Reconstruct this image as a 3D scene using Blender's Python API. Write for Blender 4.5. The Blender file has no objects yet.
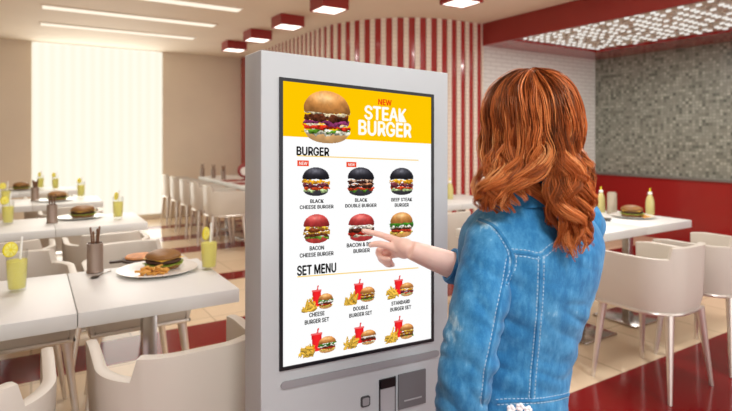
import bpy, bmesh, math, random
import numpy as np
from mathutils import Vector, Matrix, noise
from mathutils.bvhtree import BVHTree

random.seed(7)
rng = np.random.default_rng(7)
PI = math.pi
scene = bpy.context.scene
COL = scene.collection

# ------------------------------------------------------------------ camera
F, EYE, HOR = 536.0, 1.40, 138.0
YAW = math.radians(32)
CY, SY = math.cos(YAW), math.sin(YAW)
cam_d = bpy.data.cameras.new('camera')
cam_d.sensor_width = 36.0
cam_d.lens = F / 732 * 36
cam_d.shift_y = -(205.5 - HOR) / 732
cam_d.clip_start = 0.05
cam = bpy.data.objects.new('camera', cam_d)
cam.location = (0, 0, EYE)
cam.rotation_euler = (PI / 2, 0, -YAW)
COL.objects.link(cam)
scene.camera = cam
cam_d.dof.use_dof = True
cam_d.dof.focus_distance = 1.30
cam_d.dof.aperture_fstop = 26.36e-3 / 0.0070

def c2w(x, d, z=0.0):
    """x to the right of the lens, d in front of it -> room coordinates"""
    return Vector((x * CY + d * SY, -x * SY + d * CY, z))

def px3(px, py, d):
    """a point seen at (px, py), d metres in front of the lens, in (right, depth, up)"""
    return Vector(((px - 366) / F * d, d, EYE - (py - HOR) / F * d))

def onz(px, py, z):
    d = (EYE - z) * F / (py - HOR)
    return c2w((px - 366) / F * d, d, z)

KV = 1.214                                   # the kiosk's front plane: y = KV
def kp(px, py):
    t = (px - 366) / F
    d = KV / (CY - t * SY)
    return (d * (t * CY + SY), EYE - (py - HOR) / F * d)

# ------------------------------------------------------------------ colour / materials
def lin(c):
    c = c / 255.0
    return c / 12.92 if c <= 0.04045 else ((c + 0.055) / 1.055) ** 2.4
def rgb(r, g, b):
    return (lin(r), lin(g), lin(b), 1.0)
def lin_np(a):
    a = np.clip(a / 255.0, 0, 1)
    return np.where(a <= 0.04045, a / 12.92, ((a + 0.055) / 1.055) ** 2.4)

class NT:
    def __init__(s, name):
        s.m = bpy.data.materials.new(name)
        s.m.use_nodes = True
        s.t = s.m.node_tree
        s.b = s.t.nodes.get('Principled BSDF')
        s.out = s.t.nodes.get('Material Output')
    def n(s, typ, **kw):
        nd = s.t.nodes.new(typ)
        for k, v in kw.items():
            if k.startswith('_'):
                setattr(nd, k[1:], v)
            else:
                nd.inputs[k.replace('__', ' ')].default_value = v
        return nd
    def l(s, a, b):
        s.t.links.new(a, b)
    def ramp(s, stops, interp='LINEAR'):
        r = s.t.nodes.new('ShaderNodeValToRGB')
        r.color_ramp.interpolation = interp
        el = r.color_ramp.elements
        while len(el) < len(stops):
            el.new(0.5)
        for e, (p, c) in zip(el, stops):
            e.position = p
            e.color = c
        return r

def mat(name, col, rough=0.5, metal=0.0, var=0.05, scale=12.0, bump=0.0, coat=0.0, spec=0.5, trans=0.0, sss=0.0, ior=1.45):
    q = NT(name)
    tc = q.n('ShaderNodeTexCoord')
    nz = q.n('ShaderNodeTexNoise', Scale=scale, Detail=4.0)
    q.l(tc.outputs['Object'], nz.inputs['Vector'])
    lo = tuple(max(0, c * (1 - var)) for c in col[:3]) + (1,)
    hi = tuple(min(1, c * (1 + var)) for c in col[:3]) + (1,)
    r = q.ramp([(0.3, lo), (0.7, hi)])
    q.l(nz.outputs['Fac'], r.inputs['Fac'])
    q.l(r.outputs['Color'], q.b.inputs['Base Color'])
    q.b.inputs['Roughness'].default_value = rough
    q.b.inputs['Metallic'].default_value = metal
    q.b.inputs['Coat Weight'].default_value = coat
    q.b.inputs['Specular IOR Level'].default_value = spec
    q.b.inputs['Transmission Weight'].default_value = trans
    q.b.inputs['IOR'].default_value = ior
    if sss:
        q.b.inputs['Subsurface Weight'].default_value = sss
        q.b.inputs['Subsurface Radius'].default_value = (0.012, 0.005, 0.003)
        q.b.inputs['Subsurface Scale'].default_value = 1.0
    if bump:
        bp = q.n('ShaderNodeBump', Strength=bump, Distance=0.002)
        q.l(nz.outputs['Fac'], bp.inputs['Height'])
        q.l(bp.outputs['Normal'], q.b.inputs['Normal'])
    return q.m

def emit(name, col, strength=1.0):
    q = NT(name)
    e = q.n('ShaderNodeEmission', Color=col, Strength=strength)
    q.l(e.outputs[0], q.out.inputs[0])
    return q.m

def emit_attr(name, attr='Col', strength=1.0):
    q = NT(name)
    a = q.n('ShaderNodeVertexColor', _layer_name=attr)
    e = q.n('ShaderNodeEmission', Strength=strength)
    q.l(a.outputs['Color'], e.inputs['Color'])
    q.l(e.outputs[0], q.out.inputs[0])
    return q.m

# ------------------------------------------------------------------ mesh builder
class MB:
    def __init__(s):
        s.v, s.f, s.mi = [], [], []
    def add(s, vs, fs, mi=0):
        b = len(s.v)
        s.v.extend([tuple(p) for p in vs])
        for f in fs:
            s.f.append(tuple(b + i for i in f))
            s.mi.append(mi)
    def bm(s, bm, mi=0):
        bm.verts.index_update()
        s.add([v.co for v in bm.verts], [[v.index for v in f.verts] for f in bm.faces], mi)
        bm.free()
    def box(s, c, size, bev=0.0, seg=2, rot=None, mi=0):
        bm = bmesh.new()
        bmesh.ops.create_cube(bm, size=1.0)
        bmesh.ops.scale(bm, vec=size, verts=bm.verts)
        if bev:
            bmesh.ops.bevel(bm, geom=list(bm.edges), offset=min(bev, min(size) * 0.49), segments=seg, profile=0.5, affect='EDGES')
        M = Matrix.Translation(c) @ (rot.to_4x4() if rot is not None else Matrix.Identity(4))
        bmesh.ops.transform(bm, matrix=M, verts=bm.verts)
        s.bm(bm, mi)
    def hexa(s, p, bev=0.0, seg=2, mi=0):
        """p: 8 corners, bottom ring 0-3 then top ring 4-7"""
        bm = bmesh.new()
        vs = [bm.verts.new(q) for q in p]
        for f in ((3, 2, 1, 0), (4, 5, 6, 7), (0, 1, 5, 4), (1, 2, 6, 5), (2, 3, 7, 6), (3, 0, 4, 7)):
            bm.faces.new([vs[i] for i in f])
        bmesh.ops.recalc_face_normals(bm, faces=bm.faces)
        if bev:
            bmesh.ops.bevel(bm, geom=list(bm.edges), offset=bev, segments=seg, profile=0.5, affect='EDGES')
        s.bm(bm, mi)
    def lathe(s, prof, seg=24, c=(0, 0, 0), mi=0, sx=1.0, sy=1.0, rot=None):
        """prof: (r, z) bottom to top; ends with r = 0 close"""
        vs, rings = [], []
        for r, z in prof:
            if r < 1e-6:
                rings.append([len(vs)]); vs.append((0, 0, z))
            else:
                rings.append(list(range(len(vs), len(vs) + seg)))
                for i in range(seg):
                    a = 2 * PI * i / seg
                    vs.append((r * sx * math.cos(a), r * sy * math.sin(a), z))
        fs = []
        for A, B in zip(rings, rings[1:]):
            for i in range(seg):
                j = (i + 1) % seg
                if len(A) == 1 and len(B) == 1: continue
                if len(A) == 1: fs.append((A[0], B[j], B[i]))
                elif len(B) == 1: fs.append((A[i], A[j], B[0]))
                else: fs.append((A[i], A[j], B[j], B[i]))
        R = rot.to_3x3() if rot is not None else Matrix.Identity(3)
        c = Vector(c)
        s.add([R @ Vector(v) + c for v in vs], fs, mi)
    def tube(s, pts, rad, seg=10, caps=True, mi=0, flat=1.0, ref=None):
        """round (or flattened) tube along points, rad per point; round end caps"""
        pts = [Vector(p) for p in pts]
        if not hasattr(rad, '__len__'): rad = [rad] * len(pts)
        n = len(pts)
        vs, fs = [], []
        up = None
        for i in range(n):
            t = (pts[min(i + 1, n - 1)] - pts[max(i - 1, 0)]).normalized()
            if up is None:
                up = Vector(ref) if ref is not None else (Vector((0, 0, 1)) if abs(t.z) < 0.9 else Vector((1, 0, 0)))
            up = (up - t * up.dot(t))
            if up.length < 1e-6: up = t.orthogonal()
            up.normalize()
            sd = t.cross(up)
            for k in range(seg):
                a = 2 * PI * k / seg
                vs.append(pts[i] + sd * (rad[i] * math.cos(a)) + up * (rad[i] * flat * math.sin(a)))
        for i in range(n - 1):
            for k in range(seg):
                k2 = (k + 1) % seg
                fs.append((i * seg + k, i * seg + k2, (i + 1) * seg + k2, (i + 1) * seg + k))
        if caps:
            t0 = (pts[0] - pts[1]).normalized(); t1 = (pts[-1] - pts[-2]).normalized()
            a = len(vs); vs.append(pts[0] + t0 * rad[0] * 0.35); b = len(vs); vs.append(pts[-1] + t1 * rad[-1] * 0.35)
            for k in range(seg):
                k2 = (k + 1) % seg
                fs.append((a, k2, k)); fs.append((b, (n - 1) * seg + k, (n - 1) * seg + k2))
        s.add(vs, fs, mi)
    def mesh(s, name, mats, smooth=True, angle=40):
        me = bpy.data.meshes.new(name)
        me.from_pydata(s.v, [], s.f)
        for m in (mats if isinstance(mats, (list, tuple)) else [mats]):
            me.materials.append(m)
        me.polygons.foreach_set('material_index', s.mi)
        if smooth:
            me.polygons.foreach_set('use_smooth', [True] * len(s.f))
            me.set_sharp_from_angle(angle=math.radians(angle))
        me.update()
        return me
    def obj(s, name, mats, parent=None, smooth=True, angle=40, label=None):
        o = bpy.data.objects.new(name, s.mesh(name, mats, smooth, angle))
        COL.objects.link(o)
        if parent is not None: o.parent = parent
        if label: o['label'] = label
        return o

def thing(name, label, cat, loc=(0, 0, 0), rz=0.0, group=None):
    o = bpy.data.objects.new(name, None)
    COL.objects.link(o)
    o.empty_display_size = 0.05
    o.location = loc
    o.rotation_euler = (0, 0, rz)
    return tag(o, label, cat, group)
def tag(o, label, cat, group=None):
    o['label'] = label; o['category'] = cat
    if group: o['group'] = group
    return o
def struct(name, mb, mats, **kw):
    o = mb.obj(name, mats, **kw)
    o['kind'] = 'structure'
    return o
def copy_tree(o, loc, rz, label, group=None):
    def rec(src, par):
        c = src.copy(); COL.objects.link(c)
        if par is not None: c.parent = par
        for ch in src.children: rec(ch, c)
        return c
    c = rec(o, None)
    c.location = loc; c.rotation_euler = (0, 0, rz)
    c['label'] = label
    if group: c['group'] = group
    elif 'group' in c: del c['group']
    return c
# ------------------------------------------------------------------ the room
CEIL, DROP = 2.90, 2.614
UB, UR, VB, VW = 5.03, 7.44, 5.18, 9.80      # beam, mosaic wall, brick wall, window wall
U0, V0 = -7.0, -4.5

RED = rgb(150, 22, 24)
m_ceil = mat('ceiling_paint', rgb(240, 229, 211), 0.7, var=0.02, scale=2)
m_wall = mat('beige_plaster', rgb(226, 213, 193), 0.75, var=0.03, scale=2)
m_red = mat('red_lacquer', rgb(154, 38, 36), 0.16, var=0.04, scale=1.5, coat=0.3)
m_redm = mat('red_paint', rgb(148, 50, 44), 0.35, var=0.04, scale=3)
m_ledge = mat('grey_ledge', rgb(120, 112, 106), 0.4)

# floor: beige slabs with red bands running along the tables
q = NT('polished_floor')
geo = q.n('ShaderNodeNewGeometry'); sep = q.n('ShaderNodeSeparateXYZ')
q.l(geo.outputs['Position'], sep.inputs[0])
def band(y0, y1):
    a = q.n('ShaderNodeMath', _operation='GREATER_THAN'); a.inputs[1].default_value = y0
    b = q.n('ShaderNodeMath', _operation='LESS_THAN'); b.inputs[1].default_value = y1
    q.l(sep.outputs['Y'], a.inputs[0]); q.l(sep.outputs['Y'], b.inputs[0])
    c = q.n('ShaderNodeMath', _operation='MULTIPLY')
    q.l(a.outputs[0], c.inputs[0]); q.l(b.outputs[0], c.inputs[1])
    return c
acc = None
for y0, y1 in ((-9, 1.90), (3.63, 4.08), (5.2, 5.5), (6.70, 7.08), (7.6, 7.95), (8.68, 8.95)):
    c = band(y0, y1)
    if acc is None: acc = c
    else:
        m = q.n('ShaderNodeMath', _operation='MAXIMUM')
        q.l(acc.outputs[0], m.inputs[0]); q.l(c.outputs[0], m.inputs[1]); acc = m
brick = q.n('ShaderNodeTexBrick', Scale=1.0, Color1=rgb(226, 203, 172), Color2=rgb(220, 196, 164), Mortar=rgb(190, 168, 140))
brick.inputs['Mortar Size'].default_value = 0.006
brick.inputs['Brick Width'].default_value = 0.6
brick.inputs['Row Height'].default_value = 0.6
brick.offset = 0.0
q.l(geo.outputs['Position'], brick.inputs['Vector'])
mx = q.n('ShaderNodeMix', _data_type='RGBA')
q.l(acc.outputs[0], mx.inputs[0]); q.l(brick.outputs['Color'], mx.inputs[6]); mx.inputs[7].default_value = rgb(122, 16, 20)
q.l(mx.outputs[2], q.b.inputs['Base Color'])
q.b.inputs['Roughness'].default_value = 0.14; q.b.inputs['Specular IOR Level'].default_value = 0.22
m_floor = q.m

b = MB(); b.box(((U0 + UR) / 2 + 0.1, (V0 + VW) / 2 + 0.1, -0.05), (UR - U0 + 0.4, VW - V0 + 0.4, 0.1))
struct('floor', b, m_floor, smooth=False)

# main ceiling, at full height left of the beam
b = MB(); b.box(((U0 + UB) / 2, (V0 + VW) / 2 + 0.1, CEIL + 0.05), (UB - U0, VW - V0 + 0.4, 0.1))
struct('ceiling', b, m_ceil, smooth=False)
# the red beam face and the dropped red ceiling with its glittering inset
b = MB(); b.box((UB + 0.02, (V0 + VB) / 2, (CEIL + 0.1 + DROP) / 2), (0.04, VB - V0, CEIL + 0.1 - DROP))
struct('trim_beam', b, m_redm, smooth=False)
SIL_U0, SIL_U1, SIL_V1 = UB + 0.06, 6.80, 4.72
b = MB()
b.box(((SIL_U1 + UR) / 2, (V0 + VB) / 2, DROP + 0.03), (UR - SIL_U1, VB - V0, 0.06))
b.box(((UB + 0.04 + SIL_U1) / 2, (SIL_V1 + VB) / 2, DROP + 0.03), (SIL_U1 - UB - 0.04, VB - SIL_V1, 0.06))
struct('ceiling_border', b, m_red, smooth=False)
m_silver = mat('silver_panel', rgb(210, 203, 192), 0.35, metal=0.0, var=0.3, scale=30)
m_chip = emit('inset_glow_chip', rgb(255, 250, 242), 0.9)  # bright glitter spots of the silver panel, put in as self-glowing chips
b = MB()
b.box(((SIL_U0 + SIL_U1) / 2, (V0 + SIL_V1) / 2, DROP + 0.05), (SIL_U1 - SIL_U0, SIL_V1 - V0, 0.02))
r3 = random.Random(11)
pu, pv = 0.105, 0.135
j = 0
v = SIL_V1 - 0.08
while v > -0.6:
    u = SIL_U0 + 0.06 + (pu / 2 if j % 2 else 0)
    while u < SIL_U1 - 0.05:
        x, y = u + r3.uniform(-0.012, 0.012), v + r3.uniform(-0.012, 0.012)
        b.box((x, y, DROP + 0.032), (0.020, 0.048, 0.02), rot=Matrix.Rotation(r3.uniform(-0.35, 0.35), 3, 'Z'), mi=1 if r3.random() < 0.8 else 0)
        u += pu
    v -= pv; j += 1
struct('ceiling_inset', b, [m_silver, m_chip], smooth=False)

# mosaic wall on the right, red lacquer below a grey ledge
q = NT('grey_mosaic')
geo = q.n('ShaderNodeNewGeometry')
sc_ = q.n('ShaderNodeVectorMath', _operation='SCALE'); sc_.inputs['Scale'].default_value = 1 / 0.042
q.l(geo.outputs['Position'], sc_.inputs[0])
fl = q.n('ShaderNodeVectorMath', _operation='FLOOR'); q.l(sc_.outputs[0], fl.inputs[0])
wn = q.n('ShaderNodeTexWhiteNoise', _noise_dimensions='3D'); q.l(fl.outputs[0], wn.inputs['Vector'])
cr = q.ramp([(0.0, rgb(92, 97, 87)), (0.3, rgb(132, 135, 123)), (0.7, rgb(146, 149, 137)), (1.0, rgb(168, 170, 157))])
q.l(wn.outputs['Value'], cr.inputs['Fac'])
fr = q.n('ShaderNodeVectorMath', _operation='FRACTION'); q.l(sc_.outputs[0], fr.inputs[0])
sp = q.n('ShaderNodeSeparateXYZ'); q.l(fr.outputs[0], sp.inputs[0])
g1 = q.n('ShaderNodeMath', _operation='LESS_THAN'); g1.inputs[1].default_value = 0.12; q.l(sp.outputs['Y'], g1.inputs[0])
g2 = q.n('ShaderNodeMath', _operation='LESS_THAN'); g2.inputs[1].default_value = 0.12; q.l(sp.outputs['Z'], g2.inputs[0])
gm = q.n('ShaderNodeMath', _operation='MAXIMUM'); q.l(g1.outputs[0], gm.inputs[0]); q.l(g2.outputs[0], gm.inputs[1])
big = q.n('ShaderNodeTexNoise', Scale=1.3, Detail=3.0); q.l(geo.outputs['Position'], big.inputs['Vector'])
mx = q.n('ShaderNodeMix', _data_type='RGBA'); q.l(gm.outputs[0], mx.inputs[0]); q.l(cr.outputs['Color'], mx.inputs[6]); mx.inputs[7].default_value = rgb(122, 123, 113)
q.l(mx.outputs[2], q.b.inputs['Base Color']); q.b.inputs['Roughness'].default_value = 0.4
m_mosaic = q.m
o = MB(); o.box((UR + 0.1, (V0 + VB) / 2 + 0.1, 0.87 + (DROP + 0.06 - 0.87) / 2), (0.2, VB - V0 + 0.2, DROP + 0.06 - 0.87))
struct('wall_right', o, m_mosaic, smooth=False)
b = MB(); b.box((UR + 0.09, (V0 + VB) / 2 + 0.1, 0.42), (0.22, VB - V0 + 0.2, 0.84))
struct('wall_right_panel', b, m_red, smooth=False)
b = MB(); b.box((UR + 0.08, (V0 + VB) / 2 + 0.08, 0.855), (0.26, VB - V0 + 0.2, 0.03), bev=0.004)
struct('trim_ledge', b, m_ledge, smooth=False)

# white brick wall at the back right
q = NT('white_brick')
geo = q.n('ShaderNodeNewGeometry'); sp = q.n('ShaderNodeSeparateXYZ'); cb = q.n('ShaderNodeCombineXYZ')
q.l(geo.outputs['Position'], sp.inputs[0]); q.l(sp.outputs['X'], cb.inputs['X']); q.l(sp.outputs['Z'], cb.inputs['Y'])
br = q.n('ShaderNodeTexBrick', Scale=1.0, Color1=rgb(232, 231, 226), Color2=rgb(227, 226, 221), Mortar=rgb(206, 203, 198))
br.inputs['Mortar Size'].default_value = 0.006; br.inputs['Brick Width'].default_value = 0.2; br.inputs['Row Height'].default_value = 0.055
q.l(cb.outputs[0], br.inputs['Vector']); q.l(br.outputs['Color'], q.b.inputs['Base Color']); q.b.inputs['Roughness'].default_value = 0.5
m_brick = q.m
o = MB(); o.box(((UB + UR) / 2 + 0.02, VB + 0.1, 0.87 + (DROP + 0.06 - 0.87) / 2), (UR - UB - 0.04, 0.2, DROP + 0.06 - 0.87))
struct('wall_back_brick', o, m_brick, smooth=False)
b = MB(); b.box(((UB + UR) / 2 + 0.02, VB + 0.09, 0.42), (UR - UB - 0.04, 0.22, 0.84))
struct('wall_back_panel', b, m_red, smooth=False)

# the curved wall: red lacquer with raised cream tiled strips
q = NT('cream_tile_strip')
geo = q.n('ShaderNodeNewGeometry'); sp = q.n('ShaderNodeSeparateXYZ'); q.l(geo.outputs['Position'], sp.inputs[0])
dv = q.n('ShaderNodeMath', _operation='FRACT'); ml = q.n('ShaderNodeMath', _operation='MULTIPLY'); ml.inputs[1].default_value = 1 / 0.05
q.l(sp.outputs['Z'], ml.inputs[0]); q.l(ml.outputs[0], dv.inputs[0])
gt = q.n('ShaderNodeMath', _operation='LESS_THAN'); gt.inputs[1].default_value = 0.14; q.l(dv.outputs[0], gt.inputs[0])
mx = q.n('ShaderNodeMix', _data_type='RGBA'); q.l(gt.outputs[0], mx.inputs[0]); mx.inputs[6].default_value = rgb(240, 228, 212); mx.inputs[7].default_value = rgb(208, 190, 172)
q.l(mx.outputs[2], q.b.inputs['Base Color']); q.b.inputs['Roughness'].default_value = 0.45
m_strip = q.m
R, cu, cv = 1.35, 4.70, 6.53
path = [(3.35, VW), (3.35, cv)]
for k in range(1, 33):
    a = PI + (PI / 2) * k / 32
    path.append((cu + R * math.cos(a), cv + R * math.sin(a)))
path.append((UB + 0.02, VB))
P = [Vector((x, y, 0)) for x, y in path]
cum = [0.0]
for p0, p1 in zip(P, P[1:]): cum.append(cum[-1] + (p1 - p0).length)
def at(sv, off):
    sv = min(max(sv, 0), cum[-1])
    for i in range(len(P) - 1):
        if sv <= cum[i + 1] + 1e-9:
            t = (sv - cum[i]) / (cum[i + 1] - cum[i]); d = (P[i + 1] - P[i]).normalized()
            p = P[i].lerp(P[i + 1], t)
            return p + Vector((d.y, -d.x, 0)) * off
b = MB()
ns = 120
vs, fs = [], []
for k in range(ns + 1):
    p = at(cum[-1] * k / ns, 0.0); p2 = at(cum[-1] * k / ns, -0.15)
    vs += [(p.x, p.y, 0), (p.x, p.y, CEIL), (p2.x, p2.y, CEIL), (p2.x, p2.y, 0)]
for k in range(ns):
    a, c = 4 * k, 4 * k + 4
    fs += [(a, c, c + 1, a + 1), (a + 1, c + 1, c + 2, a + 2), (a + 2, c + 2, c + 3, a + 3)]
b.add(vs, fs, 0)
per, wd = 0.141, 0.062
s0 = 0.35
while s0 < cum[-1] - 0.02:
    pts = []
    for e in (s0, s0 + wd / 2, s0 + wd):
        for off in (0.0, -0.0): pass
    A = [at(min(e, cum[-1]), -(-0.018)) for e in (s0, s0 + wd / 2, s0 + wd)]
    B = [at(min(e, cum[-1]), 0.0) for e in (s0, s0 + wd / 2, s0 + wd)]
    vs = []
    for p in A: vs += [(p.x, p.y, 0.0), (p.x, p.y, CEIL)]
    for p in B: vs += [(p.x, p.y, 0.0), (p.x, p.y, CEIL)]
    b.add(vs, [(0, 2, 3, 1), (2, 4, 5, 3), (6, 0, 1, 7), (4, 10, 11, 5)], 1)
    s0 += per
struct('wall_striped', b, [mat('red_lacquer_stripe', rgb(170, 54, 52), 0.16, var=0.04, scale=1.5, coat=0.3), m_strip], smooth=False)
# plain wall behind it, the window wall with its tall bright window
WU0, WU1 = 0.0, 1.95
b = MB()
b.box(((U0 + WU0) / 2, VW + 0.1, CEIL / 2), (WU0 - U0, 0.2, CEIL))
b.box(((WU1 + 3.5) / 2, VW + 0.1, CEIL / 2), (3.5 - WU1, 0.2, CEIL))
b.box(((WU0 + WU1) / 2, VW + 0.1, 0.04), (WU1 - WU0, 0.2, 0.08))
struct('wall_back', b, m_wall, smooth=False)
b = MB()
for x in (WU0 + 0.02, WU1 - 0.02): b.box((x, VW + 0.1, CEIL / 2 + 0.04), (0.04, 0.08, CEIL - 0.08))
b.box(((WU0 + WU1) / 2, VW + 0.1, 0.10), (WU1 - WU0, 0.08, 0.04))
wf = struct('window_1', b, mat('window_frame_paint', rgb(240, 232, 214), 0.5), smooth=False)
q = NT('daylit_blind')
geo = q.n('ShaderNodeNewGeometry')
wv = q.n('ShaderNodeTexWave', Scale=2.2, Distortion=0.3, _bands_direction='X'); q.l(geo.outputs['Position'], wv.inputs['Vector'])
cr = q.ramp([(0.0, rgb(255, 246, 226)), (1.0, rgb(255, 250, 234))]); q.l(wv.outputs['Fac'], cr.inputs['Fac'])
e = q.n('ShaderNodeEmission', Strength=1.05); q.l(cr.outputs['Color'], e.inputs['Color']); q.l(e.outputs[0], q.out.inputs[0])
b = MB(); b.box(((WU0 + WU1) / 2, VW + 0.03, CEIL / 2 + 0.04), (WU1 - WU0 - 0.02, 0.01, CEIL - 0.1))
b.obj('blind', q.m, parent=wf, smooth=False)

b = MB(); b.box((U0 - 0.1, (V0 + VW) / 2, CEIL / 2), (0.2, VW - V0, CEIL))
struct('wall_left', b, m_wall, smooth=False)  # unseen side wall, added to keep light off the kiosk's left side
# light slots in the ceiling and the red box lamps
m_slot = emit('slot_light', rgb(255, 243, 222), 1.15)
m_white = mat('white_paint', rgb(235, 230, 222), 0.5)
names = ['long cream light slot in the ceiling nearest the red box lamps', 'long cream light slot in the ceiling, middle of the three', 'long cream light slot in the ceiling nearest the bright window']
for k, v in enumerate((6.10, 7.12, 8.20)):
    t = thing('ceiling_light', names[k], 'light', (1.09, v, CEIL), 0, 'light slots in the ceiling')
    b = MB(); b.box((0, 0, -0.008), (1.96, 0.17, 0.008)); b.obj('diffuser', m_slot, t, smooth=False)
    b = MB()
    for s in (-1, 1):
        b.box((0, s * 0.093, -0.005), (2.0, 0.016, 0.010)); b.box((s * 0.99, 0, -0.005), (0.02, 0.17, 0.010))
    b.obj('frame', m_ceil, t, smooth=False)
m_lampe = emit('lamp_diffuser', rgb(255, 248, 236), 2.5)
m_lampred = mat('lamp_red', rgb(150, 40, 34), 0.4, var=0.04)
def box_lamp(u, v, label):
    t = thing('ceiling_lamp', label, 'lamp', (u, v, CEIL), 0, 'red box lamps on the ceiling')
    b = MB(); h, s, w = 0.13, 0.31, 0.012
    for k in (-1, 1):
        b.box((k * (s - w) / 2, 0, -h / 2), (w, s, h)); b.box((0, k * (s - w) / 2, -h / 2), (s - 2 * w, w, h))
    b.obj('shade', m_lampred, t, smooth=False)
    b = MB(); b.box((0, 0, -h + 0.012), (s - 2 * w, s - 2 * w, 0.012)); b.obj('diffuser', m_lampe, t, smooth=False)
for u, v, lb in ((2.70, 8.22, 'red box ceiling lamp with lit underside, farthest, beside the kiosk edge'),
                 (2.70, 7.20, 'red box ceiling lamp with lit underside just above the corner of the kiosk'),
                 (2.70, 6.15, 'red box ceiling lamp with lit underside, second nearest of the straight row'),
                 (2.72, 5.10, 'red box ceiling lamp with lit underside, nearest of the straight row'),
                 (3.72, 4.12, 'red box ceiling lamp set apart, above the striped wall curve')):
    box_lamp(u, v, lb)
# ------------------------------------------------------------------ the self-order kiosk
KU0, KU1 = kp(261, 49.5)[0], kp(448, 73)[0]
ZL, ZR = kp(261, 49.5)[1], kp(448, 73)[1]
KD = 0.114
SH = 0.047                                     # the cabinet's face drops gently towards its right edge
kiosk = thing('order_kiosk', 'tall grey self-order kiosk with a burger menu glowing on its screen', 'kiosk', (0, 0, 0))
m_kiosk = mat('kiosk_grey', rgb(189, 194, 194), 0.5, var=0.01, scale=3)
m_kdark = mat('kiosk_bezel', rgb(18, 20, 24), 0.35)
m_kbar = mat('kiosk_bar', rgb(150, 150, 151), 0.5, var=0.02)
m_kpan = mat('kiosk_panel', rgb(108, 108, 109), 0.5, var=0.02)
m_kblk = mat('kiosk_black', rgb(12, 12, 13), 0.4)
m_kslot = mat('kiosk_slot', rgb(168, 168, 169), 0.45, var=0.02)
K0 = Vector(((KU0 + KU1) / 2, KV, 0)); kiosk.location = K0
def KP(u, z, y=0.0): return Vector((u - K0.x, y, z))
b = MB()
b.hexa([KP(KU0, 0.04), KP(KU1, 0.04), KP(KU1, 0.04, KD), KP(KU0, 0.04, KD),
        KP(KU0, ZL), KP(KU1, ZR), KP(KU1, ZR, KD), KP(KU0, ZL, KD)], bev=0.003, seg=3)
b.obj('cabinet', m_kiosk, kiosk)
b = MB(); b.box((0, 0.10, 0.02), (KU1 - KU0 + 0.06, 0.34, 0.04), bev=0.006); b.obj('base_plate', m_kbar, kiosk)

def para(px0, py0, px1, py1):
    """left-top and right-bottom pixel on the face -> (u0, u1, z_top, z_bottom) measured along the left edge"""
    u0, zt = kp(px0, py0); u1, _ = kp(px1, py1)
    zb = kp(px0, py1)[1]
    return u0, u1, zt, zb
def quad_at(u0, u1, zt, zb, y):
    d = SH * (u1 - u0)
    return [KP(u0, zb, y), KP(u1, zb - d, y), KP(u1, zt - d, y), KP(u0, zt, y)]
# screen with its dark bezel
su0, szt = kp(279, 77); su1, _ = kp(433, 96); szb = kp(279, 371)[1]
bz = 0.0085
scr = MB()
Q = quad_at(su0, su1, szt, szb, 0); I = quad_at(su0 + bz, su1 - bz, szt - bz - SH * bz, szb + bz - SH * bz, 0)
def slab(mb, quad, y0, y1, bev=0.0, mi=0):
    lo = [Vector((p.x, y1, p.z)) for p in quad]; hi = [Vector((p.x, y0, p.z)) for p in quad]
    mb.hexa(lo + hi, bev=bev, mi=mi)
for i in range(4):
    j = (i + 1) % 4
    slab(scr, [Q[i], Q[j], I[j], I[i]], -0.005, 0.0)
scr.obj('bezel', m_kdark, kiosk, smooth=False)
m_screen = emit('screen_white', (1, 1, 1, 1), 1.0)
b = MB(); slab(b, I, -0.0015, 0.001)
screen = b.obj('screen', m_screen, kiosk, smooth=False, label='lit white screen showing the menu')
m_pic = emit_attr('screen_picture', 'Col', 1.0)
YS = -0.0018
def flat(name, poly_list, col, y=YS, label=None):
    b = MB()
    for p in poly_list: b.add([Vector((q_.x, y, q_.z)) for q_ in p], [tuple(range(len(p)))])
    return b.obj(name, emit('screen_' + name, col), screen, smooth=False, label=label)
bu0, bzt, bu1 = su0 + bz, szt - bz - SH * bz, su1 - bz
zb_ = kp(283, 136)[1]
flat('banner', [quad_at(bu0, bu1, bzt, zb_, YS)], rgb(255, 200, 2), label='yellow banner on the screen')
for (xa, ya, xb, yb) in ((297, 155.6, 418, 160.2), (297, 276.6, 418, 267.6)):
    ua, za = kp(xa, ya); ub, zz = kp(xb, yb)
    flat('menu_rule', [[KP(ua, za - 0.0016), KP(ub, zz - 0.0016), KP(ub, zz + 0.0012), KP(ua, za + 0.0012)]], rgb(250, 214, 120))

FONT = None
try:                                             # Blender's own interface font, if this build ships it; else its built-in one
    import os
    fp_ = os.path.join(bpy.utils.system_resource('DATAFILES'), 'fonts', 'Inter.woff2')
    if os.path.exists(fp_): FONT = bpy.data.fonts.load(fp_)
except Exception:
    FONT = None
def text_mesh(s, bold):
    cu_ = bpy.data.curves.new('t', 'FONT')
    if FONT is not None: cu_.font = FONT
    cu_.body = s; cu_.size = 1.0; cu_.resolution_u = 3; cu_.align_x = 'CENTER'; cu_.space_line = 0.86
    ob = bpy.data.objects.new('t', cu_); COL.objects.link(ob)
    dg = bpy.context.evaluated_depsgraph_get(); dg.update()
    me = bpy.data.meshes.new_from_object(ob.evaluated_get(dg))
    bpy.data.objects.remove(ob); bpy.data.curves.remove(cu_)
    co = np.empty(len(me.vertices) * 3); me.vertices.foreach_get('co', co); co = co.reshape(-1, 3)
    return me, co
m_ink = emit('screen_ink', rgb(20, 18, 18)); m_wht = emit('screen_white_ink', rgb(255, 255, 250)); m_newr = emit('screen_red_ink', rgb(240, 60, 20))
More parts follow.
